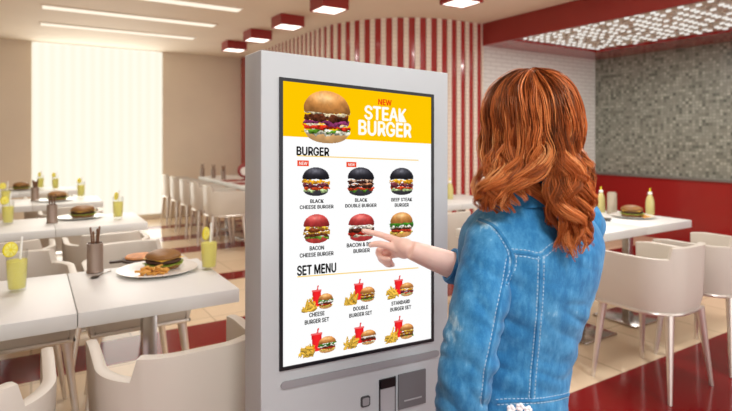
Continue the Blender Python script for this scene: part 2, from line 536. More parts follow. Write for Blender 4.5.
def lettering(s, px0, py0, px1, py1, m, bold=0.012, y=YS - 0.0004, name='menu_lettering'):
    """text fitted to the box with pixel corners left-top / right-bottom"""
    me, co = text_mesh(s, bold)
    mn, mxx = co.min(0), co.max(0)
    u0, zt = kp(px0, py0); u1, _ = kp(px1, py0); zb = kp(px0, py1)[1]
    V_, F_ = [], []
    polys = [tuple(p.vertices) for p in me.polygons]
    for dx, dy in ((0, 0), (bold, 0), (-bold, 0), (0, bold * 0.7), (0, -bold * 0.7)):     # heavier strokes
        b0 = len(V_)
        for x, y_, _z in co:
            a = (x + dx - mn[0]) / (mxx[0] - mn[0]); c = (y_ + dy - mn[1]) / (mxx[1] - mn[1])
            V_.append((u0 + (u1 - u0) * a - K0.x, y, zb + (zt - zb) * c - SH * (u1 - u0) * a))
        F_ += [tuple(b0 + i for i in f) for f in polys]
    bpy.data.meshes.remove(me)
    me = bpy.data.meshes.new(name); me.from_pydata(V_, [], F_); me.materials.append(m); me.update()
    o = bpy.data.objects.new(name, me); COL.objects.link(o); o.parent = screen
    return o
lettering('NEW', 378, 99, 391, 104.6, m_newr, 0.03)
lettering('STEAK', 364.5, 105.5, 405.5, 119, m_wht, 0.03)
lettering('BURGER', 358.5, 120, 410.5, 134.5, m_wht, 0.03)
lettering('BURGER', 296.5, 146.5, 328.5, 155, m_ink, 0.035)
lettering('SET MENU', 297, 266, 335.5, 275.5, m_ink, 0.035)
for s, x0, y0, x1, y1 in (('BLACK\nCHEESE BURGER', 299.5, 199.5, 333, 209), ('BLACK\nDOUBLE BURGER', 345, 198.5, 376, 207.5), ('BEEF STEAK\nBURGER', 391, 198, 411.5, 206.8),
                          ('BACON\nCHEESE BURGER', 299.5, 247, 333, 257.5), ('BACON & BEEF\nBURGER', 346.5, 243.5, 375.5, 253.5),
                          ('CHEESE\nBURGER SET', 304.5, 313.5, 328.5, 324.5), ('DOUBLE\nBURGER SET', 349, 307.5, 371.5, 317.5), ('STANDARD\nBURGER SET', 390, 301.8, 410.5, 311.5)):
    lettering(s, x0, y0 + 0.0, x1, y1, m_ink, 0.035, name='caption_lettering')

# ---- the menu's pictures: printed images as fine coloured grids on the screen
def wob(x, k, ph): return np.sin(x * k + ph) * 0.5 + np.sin(x * k * 2.3 + ph * 1.7) * 0.3 + np.sin(x * k * 4.1 + ph * 0.6) * 0.2
def vn(X, Y, sx, sy, seed):
    """smooth value noise, -1..1"""
    g = np.random.default_rng(seed).uniform(-1, 1, (64, 64))
    x = (X + 2) * sx; y = (Y + 2) * sy
    i, j = np.floor(x).astype(int), np.floor(y).astype(int); fx, fy = x - i, y - j
    fx = fx * fx * (3 - 2 * fx); fy = fy * fy * (3 - 2 * fy)
    G = lambda a, b: g[a % 64, b % 64]
    return (G(i, j) * (1 - fx) + G(i + 1, j) * fx) * (1 - fy) + (G(i, j + 1) * (1 - fx) + G(i + 1, j + 1) * fx) * fy
def C(*c): return np.array(c, float)
def paint_burger(X, Y, bun, hi, layers, bottom, ph=0.0):
    """X in -1..1, Y 0 (plate) .. 1 (top)"""
    sd = int(ph * 100) + 3
    col = np.zeros(X.shape + (3,)); al = np.zeros(X.shape, bool)
    t = Y / 0.22
    w = 0.80 * np.sqrt(np.clip(1 - (1 - np.clip(t, 0, 1)) ** 2.6, 0, 1)) + 0.03
    m = (Y > 0.0) & (Y < 0.24) & (np.abs(X) < w)
    c = bottom * (0.80 + 0.28 * t + 0.10 * vn(X, Y, 6, 9, sd) - 0.25 * np.clip(np.abs(X) - 0.4, 0, 1))[..., None]
    col[m] = c[m]; al |= m
    for q_, (y0, y1, wd, c, amp) in enumerate(layers):
        s2 = sd + 7 * q_
        lo = y0 + amp * 1.2 * vn(X, Y * 0, 4.5, 1, s2) + amp * 0.5 * vn(X, Y * 0, 13, 1, s2 + 1)
        up = y1 + amp * vn(X, Y * 0, 4, 1, s2 + 2) + amp * 0.5 * vn(X, Y * 0, 11, 1, s2 + 3)
        edge = wd + 0.07 * vn(X * 0 + np.sign(X), Y, 3, 14, s2 + 4)
        m = (Y > lo) & (Y < up) & (np.abs(X) < edge)
        hh = np.clip((Y - lo) / np.maximum(up - lo, 0.02), 0, 1)
        sh = 0.62 + 0.50 * hh + 0.30 * vn(X, Y, 9, 22, s2 + 5) + 0.18 * vn(X, Y, 22, 40, s2 + 6)
        v = c * sh[..., None]
        col[m] = v[m]; al |= m
    yb = 0.575 + 0.022 * vn(X, Y * 0, 3.5, 1, sd + 50)
    t = (Y - 0.56) / 0.44
    w = 0.93 * np.sqrt(np.clip(1 - np.clip(t, 0, 1) ** 2.4, 0, 1)) * (0.95 + 0.05 * np.clip(t * 6, 0, 1)) + 0.015 * vn(X, Y, 2, 7, sd + 51)
    m = (Y > yb) & (Y <= 1.0) & (np.abs(X) < w)
    g = np.exp(-(((X + 0.10) / 0.52) ** 2 + ((Y - 0.88) / 0.11) ** 2))
    k = 0.66 + 0.42 * np.clip(t * 1.5, 0, 1) - 0.30 * np.clip(np.abs(X) - 0.5, 0, 1) + 0.09 * vn(X, Y, 5, 9, sd + 52) + 0.05 * vn(X, Y, 17, 26, sd + 53)
    c = bun * k[..., None] + (hi - bun) * (g * (0.75 + 0.25 * vn(X, Y, 9, 14, sd + 54)))[..., None]
    col[m] = c[m]; al |= m
    return np.clip(col, 0, 255), al
L_STEAK = [(0.16, 0.26, 0.86, C(245, 240, 215), 0.03), (0.20, 0.27, 0.95, C(90, 140, 40), 0.05), (0.26, 0.34, 0.92, C(205, 50, 30), 0.02), (0.33, 0.37, 0.80, C(250, 225, 190), 0.02), (0.35, 0.43, 0.90, C(150, 60, 110), 0.03),
           (0.42, 0.56, 0.86, C(105, 55, 35), 0.03), (0.53, 0.60, 0.92, C(240, 220, 180), 0.035)]
L_BLACK = [(0.16, 0.24, 0.82, C(190, 215, 150), 0.05), (0.22, 0.31, 0.90, C(215, 80, 40), 0.03), (0.30, 0.40, 0.88, C(110, 50, 60), 0.03), (0.38, 0.46, 0.86, C(150, 70, 80), 0.03), (0.44, 0.55, 0.92, C(245, 170, 40), 0.05)]
L_DBL = [(0.17, 0.23, 0.82, C(90, 150, 50), 0.05), (0.20, 0.30, 0.92, C(205, 70, 40), 0.03), (0.29, 0.40, 0.90, C(70, 40, 32), 0.03), (0.39, 0.44, 0.9, C(225, 150, 110), 0.03), (0.43, 0.53, 0.86, C(70, 40, 34), 0.02), (0.50, 0.60, 0.80, C(235, 190, 160), 0.05)]
L_BACON = [(0.16, 0.25, 0.9, C(120, 165, 60), 0.05), (0.22, 0.34, 0.86, C(110, 60, 36), 0.02), (0.32, 0.42, 0.92, C(240, 180, 60), 0.04), (0.40, 0.52, 0.9, C(150, 75, 40), 0.03), (0.50, 0.60, 0.86, C(250, 195, 70), 0.06)]
L_BBF = [(0.16, 0.25, 0.85, C(235, 220, 190), 0.04), (0.22, 0.34, 0.9, C(200, 45, 30), 0.03), (0.33, 0.50, 0.9, C(95, 50, 36), 0.03), (0.47, 0.60, 0.84, C(240, 225, 205), 0.06)]
L_GREEN = [(0.16, 0.25, 0.9, C(240, 205, 90), 0.04), (0.22, 0.32, 0.84, C(200, 60, 40), 0.03), (0.31, 0.42, 0.86, C(90, 52, 34), 0.02), (0.40, 0.50, 0.95, C(250, 240, 220), 0.05), (0.46, 0.60, 0.96, C(70, 140, 45), 0.06)]
TAN, TANH = C(214, 142, 74), C(252, 214, 158)
BLK, BLKH = C(44, 42, 48), C(130, 130, 140)
RDB, RDBH = C(196, 62, 60), C(240, 150, 140)
def paint_set(X, Y, ph=0.0, lay=L_GREEN):
    col = np.full(X.shape + (3,), 255.0); al = np.zeros(X.shape, bool)
    t = (Y - 0.16) / 0.62                                                    # red cup with a lid and a straw
    w = 0.19 + 0.09 * np.clip(t, 0, 1); xc = X + 0.06
    m = (t > 0) & (t < 1) & (np.abs(xc) < w)
    col[m] = (C(228, 36, 40) * (1.08 - 2.2 * (xc - 0.02) ** 2)[..., None])[m]; al |= m
    m = (Y > 0.77) & (Y < 0.84) & (np.abs(xc) < 0.30); col[m] = C(240, 110, 110); al |= m
    m = (Y >= 0.84) & (np.abs(xc - 0.04 - (Y - 0.84) * 0.3) < 0.04); col[m] = C(226, 60, 60); al |= m
    bx = (X - 0.50) / 0.50; by = (Y - 0.05) / 0.60                             # burger at the right
    c2, a2 = paint_burger(bx, by, C(214, 140, 72), C(252, 210, 150), lay, C(222, 165, 100), ph)
    a2 &= (by > 0) & (by < 1)
    col[a2] = c2[a2]; al |= a2
    r4 = random.Random(int(ph * 10) + 5)                                      # an orange carton with fries spilling left
    m = (np.abs((X + 0.46) - (Y - 0.2) * 0.5) < 0.22) & (Y > 0.02) & (Y < 0.40); col[m] = (C(244, 150, 30) * (0.85 + 0.5 * Y)[..., None])[m]; al |= m
    for _ in range(26):
        cx, cy, an, ln = r4.uniform(-0.90, -0.18), r4.uniform(0.05, 0.40), r4.uniform(-0.5, 1.2), r4.uniform(0.13, 0.22)
        if cy > 0.42 - 0.5 * abs(cx + 0.45): continue
        dx, dy = X - cx, (Y - cy) * 0.62
        a_, b_ = dx * math.cos(an) + dy * math.sin(an), -dx * math.sin(an) + dy * math.cos(an)
        m = (np.abs(a_) < ln) & (np.abs(b_) < 0.036)
        f = r4.uniform(0.80, 1.06)
        col[m] = (C(252, 200, 78) * (f - 0.30 * (b_ < -0.012))[..., None])[m]; al |= m
    return np.clip(col, 0, 255), al
def picture(name, fn, px0, py0, px1, py1, n, label, y=YS - 0.0006):
    u0, zt = kp(px0, py0); u1, _ = kp(px1, py0); zb = kp(px0, py1)[1]
    gx = (np.arange(n) + 0.5) / n
    X, Y = np.meshgrid(gx * 2 - 1, gx, indexing='xy')
    col, al = fn(X, Y)
    lc = lin_np(col)
    vid, vs, fs, cols = {}, [], [], []
    def V(i, j):
        if (i, j) not in vid:
            vid[(i, j)] = len(vs)
            a, c = i / n, j / n
            vs.append((u0 + (u1 - u0) * a - K0.x, y, zb + (zt - zb) * c - SH * (u1 - u0) * a))
        return vid[(i, j)]
    for j in range(n):
        for i in range(n):
            if al[j, i]:
                fs.append((V(i, j), V(i + 1, j), V(i + 1, j + 1), V(i, j + 1))); cols.append(lc[j, i])
    me = bpy.data.meshes.new(name); me.from_pydata(vs, [], fs)
    ca = me.color_attributes.new('Col', 'FLOAT_COLOR', 'CORNER')
    arr = np.ones((len(fs) * 4, 4)); arr[:, :3] = np.repeat(np.array(cols), 4, axis=0)
    ca.data.foreach_set('color', arr.reshape(-1)); me.materials.append(m_pic); me.update()
    o = bpy.data.objects.new(name, me); COL.objects.link(o); o.parent = screen; o['label'] = label
    return o
B = paint_burger
picture('burger_picture', lambda X, Y: B(X, Y, TAN, TANH, L_STEAK, C(228, 176, 116), 0.4), 301, 88.5, 351.5, 142, 110, 'large picture of a stacked steak burger on the yellow banner')
for args in ((BLK, BLKH, L_BLACK, C(60, 58, 62), 0.2, 301, 167, 330, 196, 'picture of a black-bun burger with yellow cheese, first in its row'),
             (BLK, BLKH, L_DBL, C(60, 58, 62), 1.3, 346, 167, 374.5, 196, 'picture of a black-bun double burger, middle of its row'),
             (BLK, BLKH, L_BLACK, C(60, 58, 62), 2.2, 388.5, 167.5, 414, 195, 'picture of a black-bun burger, last in its row'),
             (RDB, RDBH, L_BACON, C(190, 66, 60), 3.1, 302, 214.5, 330, 244, 'picture of a red-bun bacon burger'),
             (RDB, RDBH, L_BBF, C(186, 62, 62), 0.9, 347, 214, 375, 242, 'picture of a red-bun burger under the pointing finger'),
             (TAN, TANH, L_GREEN, C(222, 160, 90), 1.9, 389, 212.5, 413, 238, 'picture of a tan-bun burger with green lettuce')):
    bn, h, L, bt, ph, x0, y0, x1, y1, lb = args
    picture('burger_picture', lambda X, Y, a=(bn, h, L, bt, ph): B(X, Y, *a), x0, y0, x1, y1, 60, lb)
for k, (x0, y0, x1, y1, lay) in enumerate(((301, 287, 333, 313, L_GREEN), (343, 280.5, 375, 306, L_BACON), (384, 277, 413.5, 300, L_BLACK), (298, 331, 336, 359, L_GREEN), (343, 325, 376, 350, L_BBF), (384, 318, 413.5, 344, L_BACON))):
    picture('set_meal_picture', lambda X, Y, p=k * 1.1, L=lay: paint_set(X, Y, p, L), x0, y0, x1, y1, 60, 'picture of a red cup, fries and a burger')
for (x0, y0, x1, y1) in ((297, 160.2, 308.5, 166), (346, 161.8, 356, 167)):
    u0, zt = kp(x0, y0); u1, _ = kp(x1, y0); zb = kp(x0, y1)[1]
    flat('new_tag', [quad_at(u0, u1, zt, zb, YS)], rgb(240, 78, 44), label='small red tag reading NEW')
    lettering('NEW', x0 + 1.8, y0 + 1.5, x1 - 1.8, y1 - 1.3, m_wht, 0.01, y=YS - 0.0012, name='tag_lettering')

# below the screen: rounded rail, card button, ticket slot and dark panel
ua, za = kp(284, 385.2); ub, zb2 = kp(436, 353.2)
b = MB()
A, Bp = KP(ua, za), KP(ub, zb2)
dv = (Bp - A).normalized(); pv = Vector((-dv.z, 0, dv.x)); r = 0.0092
ring = []
for k in range(9):
    a = PI / 2 + PI * k / 8; ring.append(A + dv * math.cos(a) * r + pv * math.sin(a) * r)
for k in range(9):
    a = -PI / 2 + PI * k / 8; ring.append(Bp + dv * math.cos(a) * r + pv * math.sin(a) * r)
n = len(ring)
fr_ = [Vector((p.x, -0.004, p.z)) for p in ring]; bk = [Vector((p.x, 0.001, p.z)) for p in ring]
b.add(fr_ + bk, [tuple(range(n))] + [(i, n + i, n + (i + 1) % n, (i + 1) % n) for i in range(n)])
b.obj('light_bar', m_kbar, kiosk, smooth=False)
def plate(name, px0, py0, px1, py1, m, d=0.004, inset=None, bev=0.0):
    u0, zt = kp(px0, py0); u1, _ = kp(px1, py0); zb = kp(px0, py1)[1]
    bb = MB(); slab(bb, quad_at(u0, u1, zt, zb, 0), -d, 0.001, bev=bev)
    return bb.obj(name, m, kiosk), (u0, u1, zt, zb)
def rrect(name, m, u0, u1, zt, zb, rad, d0, d1, parent):
    pts = []
    for (cx, cz, a0) in ((u1 - rad, zt - rad, 0), (u0 + rad, zt - rad, PI / 2), (u0 + rad, zb + rad, PI), (u1 - rad, zb + rad, 1.5 * PI)):
        for k in range(6):
            a = a0 + PI / 2 * k / 5
            x = cx + rad * math.cos(a); z = cz + rad * math.sin(a) - SH * (cx - u0)
            pts.append(KP(x, z))
    n = len(pts); bb = MB()
    bb.add([Vector((p.x, d0, p.z)) for p in pts] + [Vector((p.x, d1, p.z)) for p in pts], [tuple(range(n))[::-1]] + [(i, (i + 1) % n, n + (i + 1) % n, n + i) for i in range(n)])
    return bb.obj(name, m, parent, smooth=False)
u0, zt = kp(360.5, 397); u1, _ = kp(369.5, 397); zb = kp(360.5, 407.5)[1]
btn = rrect('button', mat('kiosk_button_rim', rgb(70, 70, 71), 0.4), u0, u1, zt, zb, 0.006, -0.004, 0.001, kiosk)
rrect('button_face', m_kbar, u0 + 0.004, u1 - 0.004, zt - 0.004, zb + 0.004, 0.004, -0.0055, 0.0, btn)
o, (u0, u1, zt, zb) = plate('ticket_slot', 379, 380.2, 395, 450, m_kslot, 0.003)
bb = MB(); slab(bb, quad_at(u0, u1, zt + 0.001, zt - 0.024, 0), -0.005, 0.0); bb.obj('slot_mouth', m_kblk, o, smooth=False)
for uu in (u0, u1 - 0.0025):
    bb = MB(); slab(bb, quad_at(uu, uu + 0.0025, zt, zb, 0), -0.005, 0.0); bb.obj('slot_rim', m_kpan, o, smooth=False)
o, (u0, u1, zt, zb) = plate('printer_panel', 398, 374.5, 425, 409.5, m_kpan, 0.004)
bb = MB(); slab(bb, quad_at(u0 + 0.018, u1 - 0.016, zt - 0.075, zt - 0.0785, 0), -0.006, 0.0); bb.obj('paper_slit', m_kslot, o, smooth=False)
# ------------------------------------------------------------------ tables, chairs, tableware
ZT = 0.78
m_top = mat('white_table_laminate', rgb(226, 226, 222), 0.42, var=0.01, scale=3)
m_chrome = mat('brushed_steel', rgb(200, 196, 192), 0.22, metal=1.0, var=0.04, scale=30)
m_shell = mat('beige_shell', rgb(208, 200, 187), 0.42, var=0.015, scale=4)
m_seat = mat('beige_seat_pad', rgb(198, 190, 176), 0.6, var=0.02, scale=6)
m_legs = mat('satin_steel_leg', rgb(226, 218, 208), 0.28, metal=0.7, var=0.03, scale=20)

TW, TD, TT = 0.588, 0.66, 0.056
def make_table(label, loc, ox=0.0, oy=0.0, rz=0.0):
    t = thing('cafe_table', label, 'table', loc, rz)
    b = MB(); b.box((0, 0, ZT - TT / 2), (TW, TD, TT), bev=0.004); b.obj('tabletop', m_top, t)
    b = MB(); b.box((ox, oy, 0.37), (0.06, 0.06, 0.735), bev=0.004); b.obj('post', m_chrome, t)
    b = MB(); b.box((ox, oy, 0.008), (0.36, 0.36, 0.016), bev=0.004)
    b.obj('base_plate', m_chrome, t)
    return t
TABLES = {}
def put_table(key, uc, v0, label, rz=0.0, ox=0.0, oy=0.0):
    loc = (uc, v0 + TD / 2, 0)
    if not TABLES: t = make_table(label, loc, ox, oy, rz)
    else: t = copy_tree(next(iter(TABLES.values())), loc, rz, label)
    TABLES[key] = t
    return t

# tub chair facing +y: wrap-round shell, higher at the back, on a steel ring with four splayed tapering legs
def make_chair():
    t = thing('tub_chair', '', 'chair')
    A, Bk, Fr = 0.245, -0.23, 0.23
    # plan outline of the shell, from the front tip of one arm round the back to the other
    def plan(r_off):
        pts = []
        a = A - r_off; rc = 0.19 - r_off * 0.6; bk = Bk + r_off
        for k in range(7): pts.append((-a, Fr - (Fr - (bk + rc)) * k / 6))
        for k in range(1, 17):
            an = PI + PI / 2 * k / 16
            pts.append((-a + rc + rc * math.cos(an), bk + rc + rc * math.sin(an)))
        for k in range(1, 6): pts.append((-a + rc + (2 * a - 2 * rc) * k / 6, bk))
        for k in range(0, 17):
            an = 1.5 * PI + PI / 2 * k / 16
            pts.append((a - rc + rc * math.cos(an), bk + rc + rc * math.sin(an)))
        for k in range(1, 7): pts.append((a, bk + rc + (Fr - bk - rc) * k / 6))
        return pts
    out, inn = plan(0.0), plan(0.032)
    n = len(out)
    def top(i):
        x, y = out[i]
        s = min(1, max(0, (abs(x) - 0.163) / 0.012)) if y < -0.05 else 1.0
        h = 0.815 - 0.062 * s
        if y > 0.15: h -= 0.012 * ((y - 0.15) / 0.08)
        return h
    b = MB(); vs = []
    for i in range(n):
        (x, y), (xi, yi) = out[i], inn[i]; h = top(i); fl = 1.0
        k = 0.93
        for (px_, py_, z) in ((x * k, y * k + 0.004, 0.455), (x * 0.985, y * 0.985, 0.52), (x, y, 0.62), (x * 1.02, y * 1.03, h - 0.012), (x * 1.015, y * 1.025, h - 0.003), ((x + xi) / 2 * 1.015, (y + yi) / 2 * 1.02, h),
                              (xi * 1.02, yi * 1.03, h - 0.004), (xi * 1.01, yi * 1.01, h - 0.014), (xi, yi, 0.56), (xi, yi, 0.455)):
            vs.append((px_, py_, z))
    m_ = 10
    fs = []
    for i in range(n - 1):
        for k in range(m_):
            k2 = (k + 1) % m_
            fs.append((i * m_ + k, (i + 1) * m_ + k, (i + 1) * m_ + k2, i * m_ + k2))
    fs += [tuple(range(m_))[::-1], tuple((n - 1) * m_ + k for k in range(m_))]
    fs = [f[::-1] for f in fs]
    b.add(vs, fs); b.obj('shell', m_shell, t, angle=50)
    # seat pad
    b = MB(); pad = plan(0.034); pp = [(x, y * 0.99) for x, y in pad]
    nn = len(pp); vs = []
    for z, k in ((0.462, 0.97), (0.475, 1.0), (0.515, 1.0), (0.53, 0.97), (0.535, 0.9)):
        vs += [(x * k, y * k, z) for x, y in pp]
    fs = []
    for r_ in range(4):
        for i in range(nn):
            j = (i + 1) % nn; fs.append((r_ * nn + i, r_ * nn + j, (r_ + 1) * nn + j, (r_ + 1) * nn + i))
    fs += [tuple(range(nn))[::-1], tuple(4 * nn + i for i in range(nn))]
    b.add(vs, fs); b.obj('seat', m_seat, t)
    b = MB(); rim = [(x * 0.93, y * 0.93 + 0.004, 0.452) for x, y in out]
    rim.append(rim[0]); b.tube(rim, 0.011, seg=8, caps=False); b.obj('seat_ring', m_legs, t)
    for sx in (-1, 1):
        for sy in (-1, 1):
            b = MB(); p0 = Vector((sx * (0.155 if sy < 0 else 0.20), sy * 0.18, 0.450)); p1 = Vector((sx * (0.215 if sy < 0 else 0.25), sy * 0.215, 0.0))
            b.tube([p0, p0.lerp(p1, 0.12), p0.lerp(p1, 0.5), p1], [0.024, 0.022, 0.017, 0.011], seg=10)
            b.obj('leg', m_legs, t)
    return t
CH = []
def put_chair(uc, vc, rz, label):
    if not CH:
        t = make_chair(); t.location = (uc, vc, 0); t.rotation_euler = (0, 0, rz); t['label'] = label; t['group'] = 'beige tub chairs'
    else:
        t = copy_tree(CH[0], (uc, vc, 0), rz, label, 'beige tub chairs')
    CH.append(t)

# --- tables
LU = (0.435, -0.155)
rows = (2.15, 4.20, 5.80, 7.25)
rn = ('front', 'second', 'third', 'farthest')
for k, v in enumerate(rows):
    sh = (0.0, 0.0, -0.13, -0.26)[k]
    put_table(f'L{k}a', LU[0] + sh, v, f'white cafe table at the window-side end of the {rn[k]} row, under a lemonade glass')
    TABLES[f'L{k}a']['label'] = ('white cafe table in the front row, right beside the kiosk', 'white cafe table ending the second row behind the front one, with glass and burger', 'white cafe table ending the third row back, before the bright window', 'white cafe table ending the farthest row, closest to the window')[k]
    put_table(f'L{k}b', LU[1] + sh, v, ('white cafe table cut by the left edge of the photo in the front row', 'white cafe table in the second row, cut by the left photo edge', 'white cafe table in the third row, cut by the left photo edge', 'white cafe table in the farthest row, cut by the left photo edge')[k])
put_table('R0', 3.94, 2.13, 'white cafe table end unit holding the burger and yellow bottle, before the red wall')
put_table('R1', 3.35, 2.13, 'white cafe table next to the woman, second from the free end of the red-wall row')
put_table('R2', 2.76, 2.13, 'white cafe table of the red-wall row mostly hidden behind the woman')
put_table('B0', 3.14, 3.80, 'white cafe table seen between the kiosk and the woman')
put_table('B1', 3.73, 3.80, 'white cafe table behind the woman in the row by the striped wall')
for k in range(3):
    put_table(f'C{k}', 2.63, 6.45 + k * 0.95 - 0.33, ('white cafe table by the red striped wall, nearest of the three, with red mats', 'white cafe table by the red striped wall, middle of the three', 'white cafe table by the red striped wall, farthest of the three')[k])
    TABLES[f'C{k}'].rotation_euler = (0, 0, 0)
for key in ('C0', 'C1', 'C2'):
    TABLES[key].scale = (1.1, 1.43, 1.0)

# --- chairs
N, S_ = 0.0, PI
put_chair(0.40, 1.73, N, 'beige tub chair backed to the camera at the front left table, nearest the kiosk')
put_chair(-0.19, 1.73, N, 'beige tub chair in the bottom left corner of the photo, cut by the frame')
put_chair(0.47, 3.08, S_, 'beige tub chair across the front left table, just left of the kiosk')
put_chair(-0.06, 3.08, S_, 'beige tub chair across the front left table, behind the near lemonade glass')
put_chair(0.42, 3.84, N, 'beige tub chair tucked under the second left row, at its free end')
put_chair(-0.12, 3.84, N, 'beige tub chair tucked under the second left row, at the photo edge')
put_chair(0.30, 5.42, N, 'beige tub chair tucked under the third left row')
put_chair(0.18, 6.86, N, 'beige tub chair tucked under the farthest left row')
put_chair(3.05, 1.75, N, 'beige tub chair right beside the woman, its steel legs on the red floor')
put_chair(3.69, 1.74, N, 'beige tub chair cut by the right edge of the photo')
put_chair(3.40, 3.16, S_, 'beige tub chair on the wall side of the right table, by the woman')
put_chair(4.02, 3.16, S_, 'beige tub chair on the wall side of the right table, at its free end')
put_chair(2.84, 3.42, N, 'beige tub chair seen between the kiosk and the woman, at the rear table')
for k in range(5):
    put_chair(2.04, 6.62 + k * 0.62, -PI / 2, ('beige tub chair at the striped wall tables, nearest, half hidden by the kiosk', 'beige tub chair at the striped wall tables, second from the kiosk', 'beige tub chair at the striped wall tables, middle of the five', 'beige tub chair at the striped wall tables, second farthest', 'beige tub chair at the striped wall tables, farthest, beside the window')[k])

# --- lemonade glass
m_glass = NT('clear_glass')
tr = m_glass.n('ShaderNodeBsdfTransparent', Color=(0.985, 0.99, 0.985, 1)); gl = m_glass.n('ShaderNodeBsdfGlossy', Roughness=0.05)
lw = m_glass.n('ShaderNodeLayerWeight', Blend=0.3); fz = m_glass.n('ShaderNodeMath', _operation='MULTIPLY'); fz.inputs[1].default_value = 0.35; m_glass.l(lw.outputs['Facing'], fz.inputs[0]); ms = m_glass.n('ShaderNodeMixShader')
m_glass.l(fz.outputs[0], ms.inputs[0]); m_glass.l(tr.outputs[0], ms.inputs[1]); m_glass.l(gl.outputs[0], ms.inputs[2]); m_glass.l(ms.outputs[0], m_glass.out.inputs[0])
m_glass = m_glass.m
m_lem = NT('lemonade')
nz = m_lem.n('ShaderNodeTexNoise', Scale=40.0); cr = m_lem.ramp([(0.3, rgb(246, 240, 146)), (0.7, rgb(252, 248, 186))]); m_lem.l(nz.outputs['Fac'], cr.inputs['Fac'])
df = m_lem.n('ShaderNodeBsdfDiffuse'); tl = m_lem.n('ShaderNodeBsdfTranslucent'); ms = m_lem.n('ShaderNodeMixShader', Fac=0.6)
m_lem.l(cr.outputs['Color'], df.inputs['Color']); m_lem.l(cr.outputs['Color'], tl.inputs['Color'])
m_lem.l(df.outputs[0], ms.inputs[1]); m_lem.l(tl.outputs[0], ms.inputs[2]); m_lem.l(ms.outputs[0], m_lem.out.inputs[0])
m_lem = m_lem.m
m_rind = mat('lemon_rind', rgb(236, 220, 40), 0.4, var=0.05)
m_pulp = mat('lemon_pulp', rgb(246, 240, 130), 0.4, var=0.08, scale=60)
m_straw = mat('white_straw', rgb(244, 244, 240), 0.4)
def make_glass():
    t = thing('lemonade_glass', '', 'drink')
    b = MB(); b.lathe([(0, 0), (0.030, 0), (0.032, 0.004), (0.036, 0.06), (0.039, 0.165), (0.0375, 0.165), (0.0345, 0.06), (0.030, 0.012), (0, 0.012)], 20); b.obj('glass', m_glass, t)
    b = MB(); b.lathe([(0, 0.013), (0.0295, 0.013), (0.034, 0.06), (0.0362, 0.125), (0, 0.125)], 20); b.obj('lemonade', m_lem, t)
    R_ = Matrix.Rotation(PI / 2, 3, 'X') 
    R_ = Matrix.Rotation(0.5, 3, 'Z') @ R_
    b = MB(); b.lathe([(0, -0.003), (0.030, -0.003), (0.031, 0), (0.030, 0.003), (0, 0.003)], 20, c=(-0.024, -0.012, 0.172), rot=R_)
    ls = b.obj('lemon_slice', m_rind, t)
    b = MB()
    for k in range(8):
        a = 2 * PI * k / 8 + 0.2
        tri = [(0.004 * math.cos(a), 0.004 * math.sin(a))] + [(0.026 * math.cos(a + d), 0.026 * math.sin(a + d)) for d in (-0.33, 0, 0.33)]
        for sz in (-0.0034, 0.0034):
            b.add([R_ @ Vector((x, y, sz)) + Vector((-0.024, -0.012, 0.172)) for x, y in tri], [(0, 1, 2, 3)])
    b.obj('lemon_pulp', m_pulp, ls, smooth=False)
    b = MB(); b.tube([(0.004, 0.004, 0.016), (0.018, 0.010, 0.215)], 0.0045, seg=8); b.obj('straw', m_straw, t)
    return t
GL = []
def put_glass(px, py, label, rz=0.0, s=1.0):
    p = (onz(px, py, ZT) if px > 3 else Vector((px, py, ZT))) + Vector((0, 0, 0.0005))
    if not GL:
        t = make_glass(); t.location = p; t.rotation_euler = (0, 0, rz); t['label'] = label; t['group'] = 'glasses of lemonade'
    else: t = copy_tree(GL[0], p, rz, label, 'glasses of lemonade')
    t.scale = (s, s, s)
    GL.append(t)
put_glass(209, 269, 'tall glass of lemonade with a lemon slice on the front table beside the kiosk', 0.3)
put_glass(17, 291, 'tall glass of lemonade on the front table near the photo edge, nearest of all', 0.1)
put_glass(118, 218, 'tall glass of lemonade at the free end of the second row', 0.5)
put_glass(8, 224, 'tall glass of lemonade on the second row at the photo edge', 0.2)
put_glass(81, 197, 'tall glass of lemonade at the free end of the third row', 0.4)
put_glass(-0.20, 6.02, 'tall glass of lemonade on the third row at the photo edge', 0.1)
put_glass(0.25, 7.50, 'tall glass of lemonade at the free end of the farthest row', 0.4)
put_glass(0.10, 7.72, 'tall glass of lemonade on the farthest row, second from its free end', 0.6)

# --- condiment caddy: steel holder with brown menu cards
m_menu = mat('brown_menu_card', rgb(126, 92, 70), 0.6, var=0.15, scale=40)
m_salt = mat('frosted_shaker', rgb(226, 220, 208), 0.3, var=0.03)
def make_holder():
    t = thing('cutlery_holder', '', 'holder')
    b = MB(); b.lathe([(0, 0), (0.036, 0), (0.038, 0.004), (0.034, 0.012), (0.034, 0.135), (0.031, 0.135), (0.031, 0.014), (0, 0.014)], 20); b.obj('cup', mat('taupe_cup', rgb(150, 130, 116), 0.35, metal=0.3), t)
    for k, (dx, dy, h) in enumerate(((-0.012, 0.006, 0.205), (0.008, 0.012, 0.195), (0.012, -0.010, 0.21), (-0.006, -0.014, 0.19))):
        b = MB(); b.tube([(dx * 0.5, dy * 0.5, 0.016), (dx * 1.2, dy * 1.2, h * 0.8), (dx * 1.5, dy * 1.5, h)], [0.006, 0.0075, 0.009], seg=8, flat=0.5); b.obj('handle', m_menu, t)
    return t
HO = []
def put_holder(px, py, label):
    p = onz(px, py, ZT) + Vector((0, 0, 0.0005))
    if not HO:
        t = make_holder(); t.location = p; t['label'] = label; t['group'] = 'cutlery holders on the tables'
    else: t = copy_tree(HO[0], p, 0.4 * len(HO), label, 'cutlery holders on the tables')
    HO.append(t)
put_holder(95, 272, 'brown holder of brown-handled cutlery on the front table, left of the burger plate')
put_holder(52, 223, 'brown holder of brown-handled cutlery on the second row')
put_holder(35, 201, 'brown holder of brown-handled cutlery on the third row')
